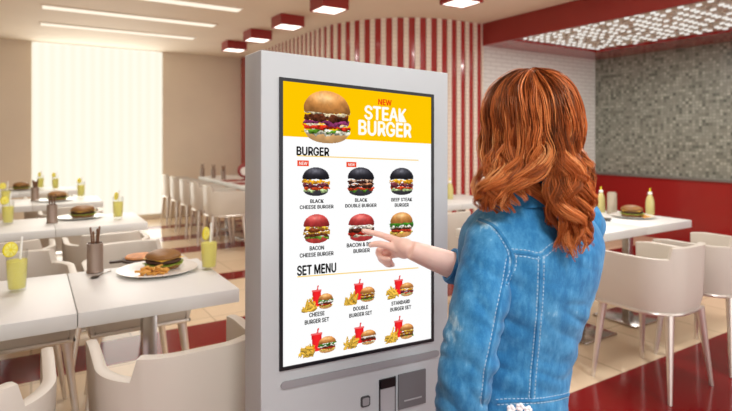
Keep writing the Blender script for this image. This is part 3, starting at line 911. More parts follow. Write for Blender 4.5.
# black-bowled spoon lying by the holder
p = onz(95, 278, ZT)
t = thing('spoon', 'dark spoon lying at the foot of the front table cutlery holder', 'spoon', p, 0.9)
b = MB(); b.lathe([(0, 0.001), (0.012, 0.002), (0.016, 0.006), (0.013, 0.006), (0, 0.004)], 16, sx=1.5); b.obj('bowl', mat('dark_steel', rgb(70, 66, 62), 0.3, metal=1.0), t)
b = MB(); b.tube([(0.02, 0, 0.004), (0.06, 0, 0.006), (0.12, 0, 0.003)], [0.003, 0.0025, 0.004], seg=8, flat=0.5); b.obj('handle', m_chrome, t)

# --- burgers on plates with fries
m_plate = mat('white_plate', rgb(238, 234, 228), 0.2, var=0.01)
m_bun = mat('toasted_bun', rgb(138, 96, 50), 0.5, var=0.2, scale=25)
m_patty = mat('grilled_patty', rgb(70, 42, 26), 0.7, var=0.3, scale=80, bump=0.6)
m_lettuce = mat('lettuce_leaf', rgb(132, 150, 48), 0.5, var=0.2, scale=40)
m_cheese = mat('cheese_slice', rgb(236, 190, 70), 0.4)
m_fry = mat('golden_fries', rgb(222, 164, 78), 0.5, var=0.15, scale=60)
def dome(r, z0, h, n=7, flat=0.0):
    pr = [(0, z0), (r * 0.96, z0), (r, z0 + h * 0.12)]
    for k in range(1, n):
        a = PI / 2 * k / n; pr.append((r * math.cos(a), z0 + h * 0.12 + h * 0.88 * math.sin(a)))
    return pr + [(0, z0 + h)]
def wavy(b, r, z, amp, seg=36, th=0.004, wav=9):
    vs = [(0, 0, z + th), (0, 0, z)]
    for k in range(seg):
        a = 2 * PI * k / seg; rr = r * (1 + 0.06 * math.sin(wav * a + 1)); dz = amp * math.sin(wav * a)
        vs += [(rr * 0.75 * math.cos(a), rr * 0.75 * math.sin(a), z + th), (rr * math.cos(a), rr * math.sin(a), z + dz + th), (rr * math.cos(a), rr * math.sin(a), z + dz), (rr * 0.75 * math.cos(a), rr * 0.75 * math.sin(a), z)]
    fs = []
    for k in range(seg):
        i, j = 2 + 4 * k, 2 + 4 * ((k + 1) % seg)
        fs += [(0, i, j), (i, i + 1, j + 1, j), (i + 1, i + 2, j + 2, j + 1), (i + 2, i + 3, j + 3, j + 2), (i + 3, 1, j + 3)]
    b.add(vs, fs)
def make_burger():
    t = thing('burger', '', 'burger')
    b = MB(); b.lathe([(0, 0), (0.052, 0), (0.057, 0.008), (0.056, 0.02), (0, 0.02)], 24); b.obj('bottom_bun', m_bun, t)
    b = MB(); wavy(b, 0.066, 0.022, 0.004); b.obj('lettuce', m_lettuce, t)
    b = MB(); b.lathe([(0, 0.028), (0.055, 0.028), (0.060, 0.035), (0.058, 0.046), (0, 0.047)], 24); b.obj('patty', m_patty, t)
    b = MB(); b.box((0, 0, 0.049), (0.098, 0.098, 0.003), bev=0.001, rot=Matrix.Rotation(0.5, 3, 'Z')); b.obj('cheese', m_cheese, t)
    b = MB(); b.lathe(dome(0.060, 0.052, 0.042), 24); b.obj('top_bun', m_bun, t)
    return t
def make_plate():
    b = MB(); b.lathe([(0, 0), (0.075, 0), (0.082, 0.003), (0.128, 0.014), (0.131, 0.016), (0.126, 0.0165), (0.080, 0.006), (0, 0.005)], 40)
    return b.obj('dinner_plate', m_plate)
PL, BU = [], []
def put_plate(p, label, s=1.0):
    if not PL: o = make_plate(); o.location = p; tag(o, label, 'plate', 'white dinner plates')
    else: o = copy_tree(PL[0], p, 0, label, 'white dinner plates')
    o.scale = (s, s, 1); PL.append(o)
def put_burger(p, label, s=1.0, rz=0.0):
    if not BU: o = make_burger(); o.location = p; o['label'] = label; o['group'] = 'burgers on the plates'
    else: o = copy_tree(BU[0], p, rz, label, 'burgers on the plates')
    o.scale = (s * 1.28, s * 1.28, s * 0.86); BU.append(o)
m_board = mat('dark_round_board', rgb(70, 52, 40), 0.5, var=0.1)
pz = Vector((0, 0, ZT + 0.0005))
def flatp(px, py): q_ = onz(px, py, ZT); return Vector((q_.x, q_.y, ZT + 0.0005))
p0 = flatp(158, 271)
put_plate(p0, 'white plate with burger and fries on the front table', 1.35)
put_burger(p0 + Vector((0.03, 0.03, 0.0085)), 'burger on the front table plate, beside the fries', 1.05)
# open burger half on a dark round board behind the plate
p1 = p0 + Vector((-0.03, 0.275, 0))
t = thing('serving_board', 'dark round serving board behind the front table burger plate', 'board', p1); 
b = MB(); b.lathe([(0, 0), (0.088, 0), (0.092, 0.004), (0.092, 0.010), (0.088, 0.013), (0, 0.013)], 32); b.obj('board', m_board, t)
b = MB(); b.box((-0.115, 0, 0.0065), (0.06, 0.026, 0.012), bev=0.004); b.obj('handle', m_board, t)
o = MB(); o.lathe([(0, 0), (0.070, 0), (0.076, 0.006), (0.070, 0.013), (0, 0.017)], 28); o = o.obj('flatbread', mat('flatbread', rgb(206, 140, 88), 0.6, var=0.25, scale=30)); o.location = p1 + Vector((0, 0, 0.0135))
tag(o, 'round flatbread on the dark board behind the front table plate', 'bread')
def make_fry(L):
    b = MB(); b.box((0, 0, 0), (L, 0.010, 0.010), bev=0.002, seg=1); return b.mesh('french_fry', m_fry)
fm = [make_fry(L) for L in (0.055, 0.065, 0.048)]
def put_fries(pc, n, label, zb=0.012, spread=0.05, dirv=(-0.05, -0.05)):
    r2 = random.Random(5)
    for k in range(n):
        o = bpy.data.objects.new('french_fry', fm[k % 3]); COL.objects.link(o)
        lay = k // 7
        o.location = pc + Vector((dirv[0] + r2.uniform(-spread, spread), dirv[1] + r2.uniform(-0.022, 0.022), zb + lay * 0.011))
        o.rotation_euler = (0, r2.uniform(-0.08, 0.08), r2.uniform(-1.2, 1.2))
        tag(o, label, 'french fry', 'fries: ' + label)
put_fries(p0, 18, 'golden french fry heaped with others before the burger on the front table', dirv=(-0.035, -0.075))
for (px, py, wh) in ((80, 218, 'second'), (0.20, 6.10, 'third'), (-0.12, 7.58, 'farthest')):
    p = flatp(px, py) if px > 3 else Vector((px, py, ZT + 0.0005))
    put_plate(p, f'white plate with a burger on the {wh} row of the left tables', 1.25)
    put_burger(p + Vector((0.02, 0.01, 0.0085)), f'burger on a plate on the {wh} row of the left tables', 1.1)
p = flatp(66, 217)
pr = flatp(633, 217.2)
put_plate(pr, 'white plate with a burger on the right-hand table by the yellow bottle', 1.22)
put_burger(pr + Vector((0.0, 0.01, 0.0085)), 'burger on the right-hand table beside the yellow bottle', 1.05)
put_fries(pr, 10, 'golden french fry beside the burger on the right-hand table', dirv=(0.03, -0.07), spread=0.035)

# right-hand table: yellow bottles, frosted carafe, black phone
m_ybot = mat('pale_yellow_bottle', rgb(206, 196, 128), 0.2, var=0.05, trans=0.0, coat=0.4)
def make_bottle(label, p):
    t = thing('lemonade_bottle', label, 'bottle', p, 0, 'pale yellow bottles')
    b = MB(); b.lathe([(0, 0), (0.030, 0), (0.033, 0.004), (0.033, 0.10), (0.026, 0.135), (0.016, 0.155), (0.015, 0.165), (0, 0.165)], 20); b.obj('bottle', m_ybot, t)
    b = MB(); b.lathe([(0, 0.164), (0.017, 0.164), (0.017, 0.178), (0.008, 0.186), (0, 0.186)], 16); b.obj('cap', m_straw, t)
    b = MB(); b.lathe([(0, 0.185), (0.006, 0.185), (0.006, 0.212), (0, 0.214)], 10); b.obj('nozzle', m_rind, t)
    return t
bt = make_bottle('pale yellow bottle standing behind the burger on the right-hand table', flatp(650, 214.6))
copy_tree(bt, flatp(601, 212.0), 0.0, 'pale yellow bottle between the auburn hair and the frosted carafe', 'pale yellow bottles')
copy_tree(bt, flatp(450, 199), 0.0, 'pale yellow bottle on the rear table between kiosk and woman', 'pale yellow bottles')
t = thing('carafe', 'frosted clear carafe beside the bottle near the woman', 'carafe', flatp(612, 214))
m_frost = mat('frosted_glass', rgb(186, 174, 154), 0.25, var=0.06, scale=20)
b = MB(); b.lathe([(0, 0), (0.036, 0), (0.038, 0.004), (0.036, 0.17), (0.0335, 0.17), (0.0355, 0.01), (0, 0.01)], 20); b.obj('vessel', m_frost, t)
b = MB(); b.lathe([(0, 0.165), (0.030, 0.165), (0.030, 0.178), (0, 0.18)], 20); b.obj('lid', m_frost, t)
t = thing('phone', 'black phone lying on the right-hand table before the carafe', 'phone', flatp(606, 220), 0.5)
b = MB(); b.box((0, 0, 0.004), (0.13, 0.066, 0.008), bev=0.003); b.obj('case', m_kdark, t)
b = MB(); b.box((0, 0, 0.0085), (0.118, 0.058, 0.001)); b.obj('screen', m_kblk, t, smooth=False)

# striped wall tables: red mats, red round stand, a few glasses
def red_mat(u, v, label):
    b = MB(); b.box((0, 0, 0.002), (0.26, 0.36, 0.003), bev=0.001); o = b.obj('place_mat', m_redm); o.location = (u, v, ZT + 0.001); tag(o, label, 'place mat', 'red place mats')
red_mat(2.47, 7.05, 'red place mat at the nearest striped wall table, half hidden by the kiosk')
red_mat(2.47, 7.62, 'red place mat at the striped wall tables, farther from the kiosk')
p = onz(245, 183, ZT)
t = thing('table_lamp', 'small round red lamp with white face on the striped wall table', 'lamp', (2.66, 7.62, ZT + 0.0005), -0.3)
b = MB(); b.lathe([(0, 0), (0.05, 0), (0.05, 0.012), (0.015, 0.02), (0.012, 0.05), (0, 0.05)], 20); b.obj('foot', m_redm, t)
R_ = Matrix.Rotation(PI / 2, 3, 'X')
b = MB(); b.lathe([(0, -0.04), (0.07, -0.04), (0.10, -0.02), (0.105, 0.02), (0.09, 0.04), (0, 0.045)], 28, c=(0, 0, 0.145), rot=R_); b.obj('shade', m_redm, t)
b = MB(); b.lathe([(0, 0), (0.062, 0), (0.062, 0.006), (0, 0.010)], 24, c=(0, -0.043, 0.135), rot=R_); b.obj('face', m_white, t)
for k, (px, py) in enumerate(((201, 176.5), (212, 178), (222, 179.5))):
    copy_tree(HO[0], onz(px, py, ZT) + Vector((0.02, 0, 0.0005)), 0.3 * k, ('brown cutlery holder on the striped wall tables, farthest of three', 'brown cutlery holder on the striped wall tables, middle of three', 'brown cutlery holder on the striped wall tables, nearest of three')[k], 'cutlery holders on the tables')
# ------------------------------------------------------------------ the woman at the kiosk
PX0, PD0 = 0.357, 1.18
woman = thing('person', 'person with long wavy auburn hair in a blue denim jacket pointing at the kiosk screen', 'person', c2w(PX0, PD0, 0), -YAW)
def L(x, d, z): return Vector((x - PX0, d - PD0, z))
def LP(px, py, d): p = px3(px, py, d); return L(p.x, p.y, p.z)
FACE = math.radians(25)
fx, fy = -math.sin(FACE), math.cos(FACE)          # forward
rx, ry = math.cos(FACE), math.sin(FACE)           # her right

def loft(sections, seg=40):
    """sections: (z, cx, cd, half width, half depth, squareness) -> closed mesh"""
    b = MB(); vs = []; fs = []
    n = len(sections)
    for (z, cx, cd, a, bb, p) in sections:
        for k in range(seg):
            t = 2 * PI * k / seg
            c, s = math.cos(t), math.sin(t)
            e = 2.0 / p
            u = a * math.copysign(abs(c) ** e, c); w = bb * math.copysign(abs(s) ** e, s)
            vs.append(L(cx + rx * u + fx * w, cd + ry * u + fy * w, z))
    for i in range(n - 1):
        for k in range(seg):
            j = (k + 1) % seg
            fs.append((i * seg + k, i * seg + j, (i + 1) * seg + j, (i + 1) * seg + k))
    fs += [tuple(range(seg))[::-1], tuple((n - 1) * seg + k for k in range(seg))]
    b.add(vs, fs)
    return b
def spline(pts, n):
    """Catmull-Rom through rows of numbers"""
    P_ = np.array(pts, float); m = len(P_)
    out = []
    for i in range(n):
        t = i / (n - 1) * (m - 1); k = min(int(t), m - 2); f = t - k
        p0, p1, p2, p3 = P_[max(k - 1, 0)], P_[k], P_[k + 1], P_[min(k + 2, m - 1)]
        out.append(0.5 * ((2 * p1) + (-p0 + p2) * f + (2 * p0 - 5 * p1 + 4 * p2 - p3) * f * f + (-p0 + 3 * p1 - 3 * p2 + p3) * f ** 3))
    return np.array(out)
def limb(b, rows, n=24, seg=18):
    """rows: (x, d, z, r) local points"""
    s = spline(rows, n)
    b.tube([Vector(r[:3]) for r in s], [max(r[3], 0.002) for r in s], seg=seg)
def fuse(b, voxel, smooth=4, fac=0.5):
    me = b.mesh('tmp', [], smooth=False)
    o = bpy.data.objects.new('tmp', me); COL.objects.link(o)
    m = o.modifiers.new('r', 'REMESH'); m.mode = 'VOXEL'; m.voxel_size = voxel; m.use_smooth_shade = True
    if smooth:
        s = o.modifiers.new('s', 'SMOOTH'); s.factor = fac; s.iterations = smooth
    dg = bpy.context.evaluated_depsgraph_get(); dg.update()
    out = bpy.data.meshes.new_from_object(o.evaluated_get(dg))
    bpy.data.objects.remove(o); bpy.data.meshes.remove(me)
    out.polygons.foreach_set('use_smooth', [True] * len(out.polygons))
    return out
def link(name, me, m, parent, label=None):
    me.materials.clear()
    for x in (m if isinstance(m, (list, tuple)) else [m]): me.materials.append(x)
    o = bpy.data.objects.new(name, me); COL.objects.link(o); o.parent = parent
    if label: o['label'] = label
    return o
def row(v, r): return (v.x, v.y, v.z, r)

m_skin = mat('skin', rgb(248, 206, 188), 0.45, var=0.05, scale=25, sss=0.15, bump=0.05)
m_jean = mat('blue_jeans', rgb(58, 92, 138), 0.8, var=0.2, scale=30)
m_shoe = mat('white_sneaker', rgb(232, 230, 226), 0.5)

# ---- joints
Lsh = LP(487, 235, 1.125); Lel = LP(464, 380, 1.060); Lwr = LP(468, 492, 1.17); 
Rsh = L(0.492, 1.243, 1.195); Rel = L(0.338, 1.375, 1.030); Rwr = LP(411, 250, 1.345)
# ---- body: one continuous surface
b = MB()
tor = [(0.70, .337, 1.183, .125, .092, 2.3), (0.76, .332, 1.18, .115, .090, 2.3), (0.84, .330, 1.177, .098, .082, 2.3), (0.93, .340, 1.18, .100, .080, 2.2), (1.02, .350, 1.18, .125, .092, 2.2), (1.12, .356, 1.18, .140, .100, 2.3),
       (1.19, .357, 1.18, .140, .090, 2.3), (1.235, .357, 1.176, .110, .072, 2.1), (1.265, .358, 1.172, .070, .058, 2.0), (1.30, .359, 1.170, .050, .052, 2.0), (1.38, .361, 1.178, .048, .052, 2.0)]
S_t = spline(tor, 40)
lb = loft([tuple(r) for r in S_t]); b.add(lb.v, lb.f)
# head: an egg with jaw, nose, brow, lips, ears and eye hollows
HC = L(0.357, 1.178, 1.424)
hf = Vector((-0.34, 0.94, 0)).normalized(); hr = Vector((hf.y, -hf.x, 0))
def HP(r_, f_, u_): return HC + hr * r_ + hf * f_ + Vector((0, 0, u_))
vs, fs = [], []
NH, MH = 28, 36
for i in range(NH + 1):
    th = PI * i / NH
    z = -math.cos(th); rr = math.sin(th)
    for k in range(MH):
        a = 2 * PI * k / MH
        x, y = rr * math.cos(a), rr * math.sin(a)
        w, dp = 0.066, 0.088
        if z < 0: w *= 1 - 0.30 * (-z) ** 1.5; dp *= 1 - 0.12 * (-z)
        yy = y * dp + (0.012 * max(0, -z) if y > 0 else 0.02 * max(0, -z))
        vs.append(HP(x * w, yy, z * 0.103))
for i in range(NH):
    for k in range(MH):
        j = (k + 1) % MH; fs.append((i * MH + k, i * MH + j, (i + 1) * MH + j, (i + 1) * MH + k))
fs += [tuple(range(MH))[::-1], tuple(NH * MH + k for k in range(MH))]
b.add(vs, fs)
b.tube([HP(0, 0.080, 0.008), HP(0, 0.092, -0.012), HP(0, 0.101, -0.030), HP(0, 0.090, -0.038)], [0.007, 0.009, 0.012, 0.009], seg=10)
for s in (-1, 1):
    b.tube([HP(s * 0.012, 0.083, 0.012), HP(s * 0.030, 0.081, 0.018), HP(s * 0.046, 0.068, 0.014)], [0.006, 0.007, 0.005], seg=8)
    b.tube([HP(s * 0.060, 0.004, 0.012), HP(s * 0.065, -0.005, 0.002), HP(s * 0.060, -0.002, -0.028)], [0.009, 0.011, 0.007], seg=8, flat=0.6)
    b.tube([HP(s * 0.020, 0.070, -0.056), HP(0, 0.0785, -0.055)], [0.004, 0.006], seg=8)
    b.tube([HP(s * 0.018, 0.067, -0.064), HP(0, 0.0755, -0.066)], [0.004, 0.007], seg=8)
b.tube([HP(-0.012, 0.047, -0.092), HP(0.012, 0.047, -0.092)], [0.014, 0.014], seg=10)
# arms
limb(b, [row(LP(505, 232, 1.16), .030), row(LP(493, 242, 1.128), .036), row(LP(487, 264, 1.090), .038), row(LP(479, 303, 1.062), .038), row(LP(470, 345, 1.055), .036), row(LP(464, 380, 1.060), .034), row(LP(461, 412, 1.080), .035), row(LP(463, 450, 1.13), .030), row(Lwr, .023)], n=40)
limb(b, [row(Rsh, .048), row(Rsh.lerp(Rel, .5), .042), row(Rel, .036), row(Rel.lerp(Rwr, .35), .0365), row(Rel.lerp(Rwr, .7), .031), row(Rwr, .0235)])
# right hand: pointing index, thumb along the near side, three fingers curled below
def finger(b, pts, rad): 
    s = spline([row(p, r) for p, r in zip(pts, rad)], 14)
    b.tube([Vector(r[:3]) for r in s], [r[3] for r in s], seg=12)
def KD_at(px, back):                               # depth of the screen under a pixel, less a little
    t = (px - 366) / F
    return KV / (CY - t * SY) - back
W_ = Rwr
i_mcp = LP(394, 239.5, 1.385)
b.tube([W_, LP(405, 246, 1.362), LP(397, 244.5, 1.385)], [0.022, 0.025, 0.021], seg=16, flat=0.8)
b.tube([W_, LP(404, 250, 1.372), LP(394, 249, 1.400)], [0.019, 0.023, 0.017], seg=16)
finger(b, [LP(404, 242.5, 1.366), i_mcp, LP(383, 235.5, 1.405), LP(372, 232.5, 1.414), LP(361.5, 230.5, KD_at(361.5, 0.0072))], [.010, .0100, .0085, .0078, .0062])
finger(b, [LP(408, 251, 1.350), LP(399, 249.5, 1.362), LP(387, 245.5, 1.372), LP(377, 243.8, 1.384), LP(369, 245.5, 1.392)], [.012, .0115, .0095, .0088, .0065])
finger(b, [LP(397, 246, 1.392), LP(386, 246, 1.416), LP(378, 252, 1.418), LP(383, 258, 1.400), LP(391, 259, 1.386)], [.010, .0095, .0088, .0082, .007])
finger(b, [LP(398, 250, 1.398), LP(387, 251, 1.426), LP(380, 257, 1.424), LP(385, 262, 1.408), LP(392, 262, 1.394)], [.010, .0092, .0085, .0080, .007])
finger(b, [LP(400, 254, 1.400), LP(390, 256, 1.430), LP(384, 261, 1.427), LP(388, 265, 1.412), LP(394, 264.5, 1.400)], [.009, .0082, .0075, .007, .006])
# left hand, hanging relaxed
hd = (Lwr - Lel).normalized(); hs = Vector((0.25, 0.95, 0.0)).normalized(); hn = hd.cross(hs)
def HL(a, c, e=0.0): return Lwr + hd * a + hs * c + hn * e
b.tube([Lwr, HL(.04, .0), HL(.082, .002)], [.024, .034, .036], seg=14, flat=0.45, ref=tuple(hn))
for c, ln in ((0.027, .070), (0.009, .078), (-0.009, .072), (-0.026, .056)):
    finger(b, [HL(.070, c), HL(.070 + ln * .45, c * 1.05, -.004), HL(.070 + ln * .8, c * 1.05, -.016), HL(.070 + ln, c, -.028)], [.0095, .0088, .008, .0065])
finger(b, [HL(.015, .026), HL(.045, .048, -.006), HL(.075, .052, -.014), HL(.092, .048, -.020)], [.012, .0105, .0095, .007])
# legs
for s, kx in ((-1, -.01), (1, .01)):
    hip = Vector((.331 + rx * s * .062, 1.180 + ry * s * .062, .78))
    kn = Vector((hip.x + kx, hip.y + .01, .43)); an = Vector((hip.x + kx * 1.3, hip.y - .02, .075))
    limb(b, [row(L(*hip), .062), row(L(*hip.lerp(kn, .5)), .060), row(L(*kn), .048), row(L(*kn.lerp(an, .35)), .050), row(L(*an), .032)])
    b.tube([L(an.x, an.y - .02, .05), L(an.x + fx * .06, an.y + fy * .06, .05), L(an.x + fx * .13, an.y + fy * .13, .035)], [.028, .030, .022], seg=12)
body = link('body', fuse(b, 0.0034, 3), m_skin, woman)

# eyes, brows and lips belong to the face
m_eye = mat('eye_white', rgb(240, 238, 234), 0.2); m_iris = mat('eye_iris', rgb(70, 90, 70), 0.2); m_lip = mat('lips', rgb(190, 90, 88), 0.4); m_brow = mat('brow_hair', rgb(120, 62, 34), 0.7)
for s in (-1, 1):
    bb = MB(); c = HP(s * 0.030, 0.0715, -0.001)
    bb.lathe([(0, -0.011)] + [(0.011 * math.cos(a), 0.011 * math.sin(a)) for a in np.linspace(-1.3, 1.3, 9)] + [(0, 0.011)], 14, c=c)
    e_ = bb.obj('eye', m_eye, woman)
    bb = MB(); q_ = hf.to_track_quat('Z', 'Y').to_matrix(); bb.lathe([(0, 0), (0.0052, 0), (0.004, 0.0016), (0, 0.002)], 14, c=c + hf * 0.0098, rot=q_); bb.obj('iris', m_iris, e_)
    bb = MB(); bb.tube([HP(s * 0.014, 0.0905, 0.018), HP(s * 0.030, 0.0890, 0.024), HP(s * 0.047, 0.0745, 0.018)], [.002, .003, .0015], seg=6); bb.obj('eyebrow', m_brow, woman)

bb = MB(); bb.tube([HP(-0.021, 0.0690, -0.060), HP(-0.010, 0.0765, -0.060), HP(0, 0.0790, -0.060), HP(0.010, 0.0765, -0.060), HP(0.021, 0.0690, -0.060)], [.002, .0055, .0065, .0055, .002], seg=10); bb.obj('lips', m_lip, woman)

# ---- jeans and shoes
b = MB()
lb = loft([tuple(r) for r in spline([(0.70, .333, 1.182, .128, .104, 2.3), (0.76, .328, 1.178, .114, .100, 2.3), (0.82, .328, 1.176, .104, .088, 2.3), (0.88, .335, 1.178, .098, .080, 2.2)], 16)]); b.add(lb.v, lb.f)
for s, kx in ((-1, -.01), (1, .01)):
    hip = Vector((.331 + rx * s * .062, 1.180 + ry * s * .062, .78))
    kn = Vector((hip.x + kx, hip.y + .01, .43)); an = Vector((hip.x + kx * 1.3, hip.y - .02, .10))
    limb(b, [row(L(*hip), .070), row(L(*hip.lerp(kn, .5)), .070), row(L(*kn), .056), row(L(*kn.lerp(an, .35)), .056), row(L(*an), .042)])
jeans = link('jeans', fuse(b, 0.007, 4), m_jean, woman)
for s, kx in ((-1, -.01), (1, .01)):
    hip = Vector((.331 + rx * s * .062, 1.180 + ry * s * .062, .78)); an = Vector((hip.x + kx * 1.3, hip.y - .02, .075))
    b = MB()
    b.tube([L(an.x - fx * .04, an.y - fy * .04, .048), L(an.x + fx * .04, an.y + fy * .04, .048), L(an.x + fx * .11, an.y + fy * .11, .042), L(an.x + fx * .165, an.y + fy * .165, .036)], [.036, .040, .040, .028], seg=16, flat=0.85, ref=(0, 0, 1))
    b.tube([L(an.x, an.y, .05), L(an.x, an.y, .10)], [.040, .040], seg=16)
    sh = link('shoe', fuse(b, 0.006, 3), m_shoe, woman)
    b = MB(); b.tube([L(an.x - fx * .045, an.y - fy * .045, .011), L(an.x + fx * .04, an.y + fy * .04, .011), L(an.x + fx * .11, an.y + fy * .11, .011), L(an.x + fx * .17, an.y + fy * .17, .011)], [.034, .042, .044, .028], seg=16, flat=0.25, ref=(0, 0, 1)); b.obj('sole', m_shoe, sh)

# ---- denim jacket
b = MB()
jt = [(0.800, .322, 1.175, .116, .100, 2.4), (0.842, .326, 1.175, .113, .098, 2.4), (0.875, .331, 1.175, .112, .096, 2.4), (0.93, .338, 1.178, .118, .098, 2.4), (1.00, .348, 1.18, .134, .106, 2.4), (1.08, .358, 1.18, .155, .116, 2.4), (1.15, .363, 1.18, .167, .118, 2.4),
      (1.195, .362, 1.18, .163, .108, 2.4), (1.228, .360, 1.178, .142, .094, 2.3), (1.255, .359, 1.175, .108, .078, 2.1), (1.278, .359, 1.172, .076, .066, 2.0), (1.292, .359, 1.170, .062, .060, 2.0)]
lb = loft([tuple(r) for r in spline(jt, 44)], 56); b.add(lb.v, lb.f)
jm = fuse(b, 0.0048, 5)
b = MB()
limb(b, [row(LP(506, 228, 1.16), .046), row(LP(493, 238, 1.128), .055), row(LP(487, 262, 1.090), .0540), row(LP(479, 303, 1.062), .0545), row(LP(470, 345, 1.055), .0555), row(LP(464, 380, 1.060), .0550), row(LP(461, 412, 1.080), .0510),
         row(LP(463, 450, 1.13), .045), row(LP(467, 482, 1.17), .038)], n=60, seg=28)
slm = fuse(b, 0.0046, 3)
b = MB()
limb(b, [row(L(.44, 1.225, 1.215), .05), row(Rsh, .060), row(Rsh.lerp(Rel, .5), .055), row(Rel, .050), row(Rel.lerp(Rwr, .30), .0445), row(Rel.lerp(Rwr, .50), .041)], n=40, seg=28)
srm = fuse(b, 0.0046, 3)
# cloth folds: displaced along the normals, strongest round the elbow, the armpit and the waist
spots = [(Lel, .10, 1.5), (Rel, .10, 1.4), (LP(505, 275, 1.10), .07, 0.7), (L(.40, 1.10, .90), .09, 0.8), (L(.45, 1.12, 1.0), .09, 0.6), (LP(455, 310, 1.05), .10, 0.7), (LP(490, 330, 1.03), .07, 0.5)]
def folds(me):
    n = len(me.vertices)
    co = np.empty(n * 3); me.vertices.foreach_get('co', co); co = co.reshape(-1, 3)
    no = np.empty(n * 3); me.vertices.foreach_get('normal', no); no = no.reshape(-1, 3)
    amp = np.full(n, 0.35)
    for c, r, a in spots: amp += a * np.exp(-((co - np.array(c)) ** 2).sum(1) / (r * r))
    disp = np.empty(n)
    for i in range(n):
        x, y, z = co[i]
        q1 = noise.noise(Vector((x * 9, y * 9, z * 26 + x * 14)))
        q2 = noise.noise(Vector((x * 22 + 5, y * 22, z * 30)))
        disp[i] = (abs(q1) - 0.25) * 0.0085 + q2 * 0.002
    co2 = co + no * (disp * amp)[:, None]
    me.vertices.foreach_set('co', co2.reshape(-1)); me.update()
    return co2
CO = [folds(m_) for m_ in (jm, slm, srm)]
q = NT('washed_denim')
tc = q.n('ShaderNodeTexCoord'); mp = q.n('ShaderNodeMapping'); mp.inputs['Scale'].default_value = (1, 1, 0.45); q.l(tc.outputs['Object'], mp.inputs['Vector'])
n1 = q.n('ShaderNodeTexNoise', Scale=30.0, Detail=8.0, Roughness=0.75); q.l(mp.outputs[0], n1.inputs['Vector'])
n2 = q.n('ShaderNodeTexNoise', Scale=90.0, Detail=3.0); q.l(mp.outputs[0], n2.inputs['Vector'])
wash = q.n('ShaderNodeAttribute', _attribute_name='wash')
m1 = q.n('ShaderNodeMath', _operation='MULTIPLY_ADD'); m1.inputs[1].default_value = 0.34; q.l(n2.outputs['Fac'], m1.inputs[0]); q.l(n1.outputs['Fac'], m1.inputs[2])
m2 = q.n('ShaderNodeMath', _operation='MULTIPLY_ADD'); m2.inputs[1].default_value = 0.36; q.l(wash.outputs['Fac'], m2.inputs[0]); q.l(m1.outputs[0], m2.inputs[2])
cr = q.ramp([(0.40, rgb(30, 96, 146)), (0.64, rgb(48, 122, 172)), (0.86, rgb(82, 154, 198)), (1.08, rgb(168, 212, 232))]); q.l(m2.outputs[0], cr.inputs['Fac'])
q.l(cr.outputs['Color'], q.b.inputs['Base Color']); q.b.inputs['Roughness'].default_value = 0.85; q.b.inputs['Specular IOR Level'].default_value = 0.2
q.b.inputs['Sheen Weight'].default_value = 0.15
bp = q.n('ShaderNodeBump', Strength=0.35, Distance=0.0015); n3 = q.n('ShaderNodeTexNoise', Scale=420.0, Detail=2.0); q.l(tc.outputs['Object'], n3.inputs['Vector']); q.l(n3.outputs['Fac'], bp.inputs['Height']); q.l(bp.outputs[0], q.b.inputs['Normal'])
m_denim = q.m
jacket = link('jacket', jm, m_denim, woman, 'washed blue denim jacket')
# seams: found on the cloth along lines of sight, each a raised welt flanked by two rows of pale stitches
link('sleeve', slm, m_denim, jacket); link('sleeve', srm, m_denim, jacket)
bv_, bp_ = [], []
for c2, me in zip(CO, (jm, slm, srm)):
    b0 = len(bv_); bv_ += [Vector(v) for v in c2]; bp_ += [tuple(b0 + i for i in p.vertices) for p in me.polygons]
bvh = BVHTree.FromPolygons(bv_, bp_)
camL = L(0, 0, EYE)
def on_cloth(px, py):
    d = (LP(px, py, 1.0) - camL).normalized()
    h = bvh.ray_cast(camL, d)
    return (h[0], h[1]) if h[0] is not None else None
m_thread = mat('pale_thread', rgb(176, 206, 226), 0.8, var=0.1)
seam_pts = []
def seam(pix, w=0.0035, stitch=(-0.0062, 0.0062), steps=60):
    s = spline(pix, steps)
    hits = [h for h in (on_cloth(*p) for p in s) if h]
    if len(hits) < 4: return
    pts, nrm = [], []
    for p, nn in hits:                                          # drop hits that jump to another layer
        if pts and (p - pts[-1]).length > 0.05: continue
        pts.append(p); nrm.append(nn)
    seam_pts.extend(pts)
    welt = MB(); welt.tube([p + nn * 0.0004 for p, nn in zip(pts, nrm)], w, seg=8, flat=0.55, ref=tuple(nrm[0]))
    welt.obj('seam', m_denim, jacket)
    th = MB()
    for off in stitch:
        run = []
        for i, (p, nn) in enumerate(zip(pts, nrm)):
            t = (pts[min(i + 1, len(pts) - 1)] - pts[max(i - 1, 0)]).normalized(); sd = t.cross(nn).normalized()
            h = bvh.find_nearest(p + sd * off); run.append(h[0] + h[1] * 0.0010)
        acc_, dash, on = 0.0, [run[0]], True
        for a_, c_ in zip(run, run[1:]):
            seg_ = c_ - a_; ln = seg_.length; k = 0.0
            if ln < 1e-7: continue
            while k < ln:
                need = (0.0048 if on else 0.0034) - acc_
                if k + need > ln:
                    acc_ += ln - k; break
                k += need; acc_ = 0.0; pt = a_ + seg_ * (k / ln)
                if on: th.tube([dash[0], pt], 0.0009, seg=5, caps=False); on = False
                else: dash = [pt]; on = True
    if th.v: th.obj('stitching', m_thread, jacket)
seam([(511, 252), (526, 253.5), (540, 255.5), (552, 247), (566, 240), (585, 238)])             # yoke
seam([(541, 256), (540.5, 280), (539, 310), (536, 345), (533, 375), (531.5, 398)])             # centre back
seam([(479, 219), (494, 226), (504, 238), (511.5, 251)], stitch=(0.006,))                      # shoulder seam of the armhole
seam([(511.5, 252), (513, 262), (510, 274), (506, 284)])                                       # armhole
seam([(508, 256), (504, 280), (499, 305), (494, 330), (488, 358), (484, 385), (482, 405)], stitch=(0.0045,)) # sleeve's back seam
